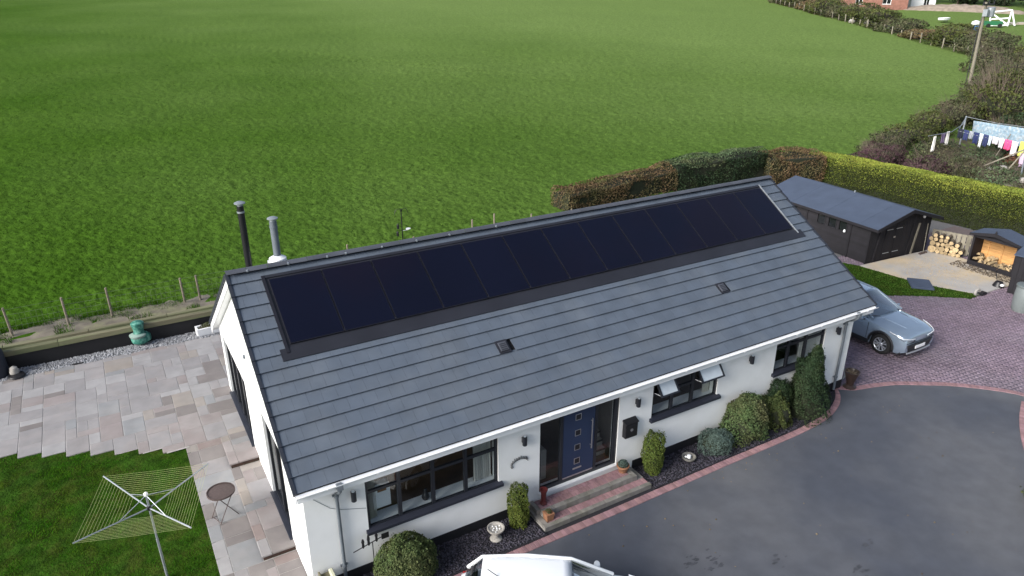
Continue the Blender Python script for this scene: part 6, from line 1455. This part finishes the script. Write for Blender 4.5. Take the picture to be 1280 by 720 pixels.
    b = B(); n = 10; vs = []; fs = []
    for i in range(n + 1):
        x = ws1 + .02 + (rw1 - ws1 - .0) * i / n
        for j in range(11): v = j / 10 * 2 - 1; vs.append((x, v * (yr + .015) * (1 - .05 * (i / n)), roofz + .035 * (1 - v * v) - .035 * (2 * i / n - 1) ** 2 - .01))
    for i in range(n):
        for j in range(10): a = i * 11 + j; fs.append((a, a + 1, a + 12, a + 11))
    b.add(vs, fs); r_ = b.build('roof', paintm, t, smooth=True); md = r_.modifiers.new('s', 'SOLIDIFY'); md.thickness = .03
    b = B(); b.tube([(rw1 + .35, .0, roofz + .01), (rw1 + .15, 0, roofz + .18)], .008, 5); b.build('antenna', M['carblack'], t)
    # seats and dashboard seen through the glass
    for xx in (ws1 - .45, ws1 - 1.35):
        for s in (-1, 1): b = B(); b.cbox(xx - .5, xx, s * .36 - .23, s * .36 + .23, .42, .62, .05); b.cbox(xx - .58, xx - .44, s * .36 - .22, s * .36 + .22, .60, 1.12, .05); b.cbox(xx - .56, xx - .47, s * .36 - .12, s * .36 + .12, 1.13, 1.28, .03); b.build('seat', M['interior'], t)
    b = B(); b.cbox(ws0 - .65, ws0 - .05, -hw * .8, hw * .8, .6, interp(hood, ws0) - .06, .05); b.build('dashboard', M['interior'], t)
    # wheels
    tb_ = B(); tb_.lathe([(wr * .66, -.11), (wr * .93, -.115), (wr, -.08), (wr, .08), (wr * .93, .115), (wr * .66, .11)], n=32, closed=False); tm = tb_.mesh('tyre', M['tyre'], True)
    rb_ = B(); rb_.lathe([(wr * .66, -.10), (wr * .67, .10), (wr * .62, .10), (wr * .60, .02), (.02, .0)], n=32, closed=False); rm = rb_.mesh('rim', M['pframe'], True)
    sp = B()
    for k in range(5):
        for dd in (-.13, .13):
            a0, a1 = 2 * pi * k / 5 + dd * .5, 2 * pi * k / 5 + dd * 2.1
            for wd in (.026,): c0, c1 = cos(a0), cos(a1); s0, s1 = sin(a0), sin(a1); sp.hexa([(c0 * .05 - s0 * wd * .6, s0 * .05 + c0 * wd * .6, .055), (c0 * .05 + s0 * wd * .6, s0 * .05 - c0 * wd * .6, .055), (c1 * wr * .64 + s1 * wd, s1 * wr * .64 - c1 * wd, .07), (c1 * wr * .64 - s1 * wd, s1 * wr * .64 + c1 * wd, .07), (c0 * .05 - s0 * wd * .6, s0 * .05 + c0 * wd * .6, .085), (c0 * .05 + s0 * wd * .6, s0 * .05 - c0 * wd * .6, .085), (c1 * wr * .64 + s1 * wd, s1 * wr * .64 - c1 * wd, .105), (c1 * wr * .64 - s1 * wd, s1 * wr * .64 + c1 * wd, .105)])
    sp.lathe([(.07, .05), (.07, .10), (.05, .11)], n=14); sp.lathe([(wr * .60, .095), (wr * .655, .108), (wr * .66, .09)], n=32, closed=False); sm = sp.mesh('spokes', M['alu'])
    for w in wheels:
        for s in (-1, 1):
            wh = link('wheel', tm, t, (w, s * (hw - .13), wr), (radians(-90) * s, rnd.uniform(0, 1), 0)); link('rim', rm, wh); link('spokes', sm, wh)
    # lamps, grille, plate, mirrors, wipers
    for s in (-1, 1):
        b = B(); P = []; Pn = []
        for k in range(5): y = half(L_) * (.46 + .46 * k / 4); zt = interp(belt, L_) + .02 + .012 * k; P.append((L_ + .012 - .03 * (k / 4) ** 3, s * y, zt)); Pn.append((L_ + .018 - .03 * (k / 4) ** 3, s * y * 1.0, zt - .09))
        for k in range(1, 6): x = L_ - .11 * k; zt = interp(belt, x) - .045 + .008 * k; yy = (half(x) * .985 + .014); P.append((x, s * yy, zt)); Pn.append((x, s * (yy + .006), zt - .085 + .013 * k))
        m8 = len(P); b.add(P + Pn, [(k, k + 1, k + m8 + 1, k + m8) for k in range(m8 - 1)]); o = b.build('headlight', M['lamp'], t, smooth=True); md = o.modifiers.new('s', 'SOLIDIFY'); md.thickness = .02; md.offset = 0
        b = B(); b.tube([(p[0] + (.012 if i8 < 5 else 0), p[1] + s * .008, p[2]) for i8, p in enumerate(P)], .010, 5); b.build('light_strip', M['upvc'], o)
        b = B(); b.lathe([(.02, -.09), (.075, -.07), (.09, 0), (.075, .07), (.02, .09)], (0, 0, 0), 12); b.build('mirror', paintm, t, smooth=True, loc=(ws0 - .28, s * (hw + .09), interp(belt, ws0) + .05), rot=(0, 0, 0), scale=(.8, 1.25, .8))
        b = B(); b.tube([(ws0 - .22, s * hw * .93, interp(belt, ws0) - .02), (ws0 - .26, s * (hw + .04), interp(belt, ws0) + .02)], .025, 6); b.build('mirror_stalk', M['carblack'], t)
        b = B(); b.cbox(.01, .10, min(s * hw * .55, s * hw * .9), max(s * hw * .55, s * hw * .9), interp(belt, .2) - .25, interp(belt, .2) - .05, .02); b.build('tail_light', paint('tail_red', (.25, .01, .01), .3), t)
        b = B(); b.tube([(ws0 + .03, s * .55 + .1, interp(hood, ws0) + .02), (ws0 - .12, s * .55 - .42, interp(hood, ws0) + .12)], .010, 5); b.build('wiper', M['carblack'], t)
    b = B(); P = [(L_ + .015 - .03 * abs(y / (hw * .8)) ** 2.4, y) for y in [hw * .8 * (k / 6 - 1) for k in range(13)]]
    vs = [(x + .01, y * (1 if abs(y) < hw * .7 else .96), .60) for x, y in P] + [(x - .01, y * .8, .34) for x, y in P]; b.add(vs, [(k, k + 1, k + 14, k + 13) for k in range(12)]); o = b.build('grille', M['carblack'], t, smooth=True); md = o.modifiers.new('s', 'SOLIDIFY'); md.thickness = .03; md.offset = 0
    b = B(); b.tube([(x + .012, y * .86, .29) for x, y in P], .030, 6); b.build('bumper_trim', M['alu'], t, smooth=True)
    b = B(); b.tube([(x + .012, y, interp(belt, L_) - .10) for x, y in P], .014, 6); b.build('nose_trim', M['carblack'], t, smooth=True)
    b = B(); b.cbox(L_ + .02, L_ + .045, -.26, .26, .40, .51, .005); b.build('number_plate', M['upvc'], t)
    b = B(); ridge = .0
    for s in (-1, 1): b.tube([(ws0 + .15, s * hw * .52, interp(hood, ws0 + .15) + .018), (L_ - .9, s * hw * .50, interp(hood, L_ - .9) + .020), (L_ - .35, s * hw * .36, interp(hood, L_ - .35) + .012)], .012, 6)
    b.build('bonnet_crease', paintm, t, smooth=True)
    return t
# silver blue crossover beside the right gable, nose towards the drive
car('parked_car', (20.66, 4.78, .012), radians(-90), 4.42, 1.84, M['carpaint'], 'silver blue crossover with black wheel arches parked beside the right gable', (.85, 3.62), .36,
    [(0, 1.0), (.25, 1.06), (.9, 1.08), (2.9, 1.10), (3.2, 1.10), (3.7, 1.06), (4.1, .99), (4.3, .92), (4.38, .86), (4.42, .76)], [(0, .92), (.8, 1.04), (2.9, 1.03), (3.6, .98), (4.1, .92), (4.32, .86), (4.42, .76)],
    1.58, 3.12, 2.18, .10, .75, 0, M['carblack'])
# white hatchback on the drive, cut by the bottom edge of the picture
wa = radians(-33)
car('parked_car', (2.34, -1.98, .012), wa, 3.85, 1.70, M['whitepaint'], 'white hatchback on the drive at the bottom edge, its roof in view', (.62, 3.12), .31,
    [(0, .95), (.15, 1.0), (2.6, .98), (2.95, .94), (3.4, .85), (3.7, .75), (3.85, .60)], [(0, .88), (.8, .95), (2.6, .92), (3.2, .83), (3.7, .72), (3.85, .60)],
    1.47, 2.95, 2.12, .12, .42, 0, M['whitepaint'])
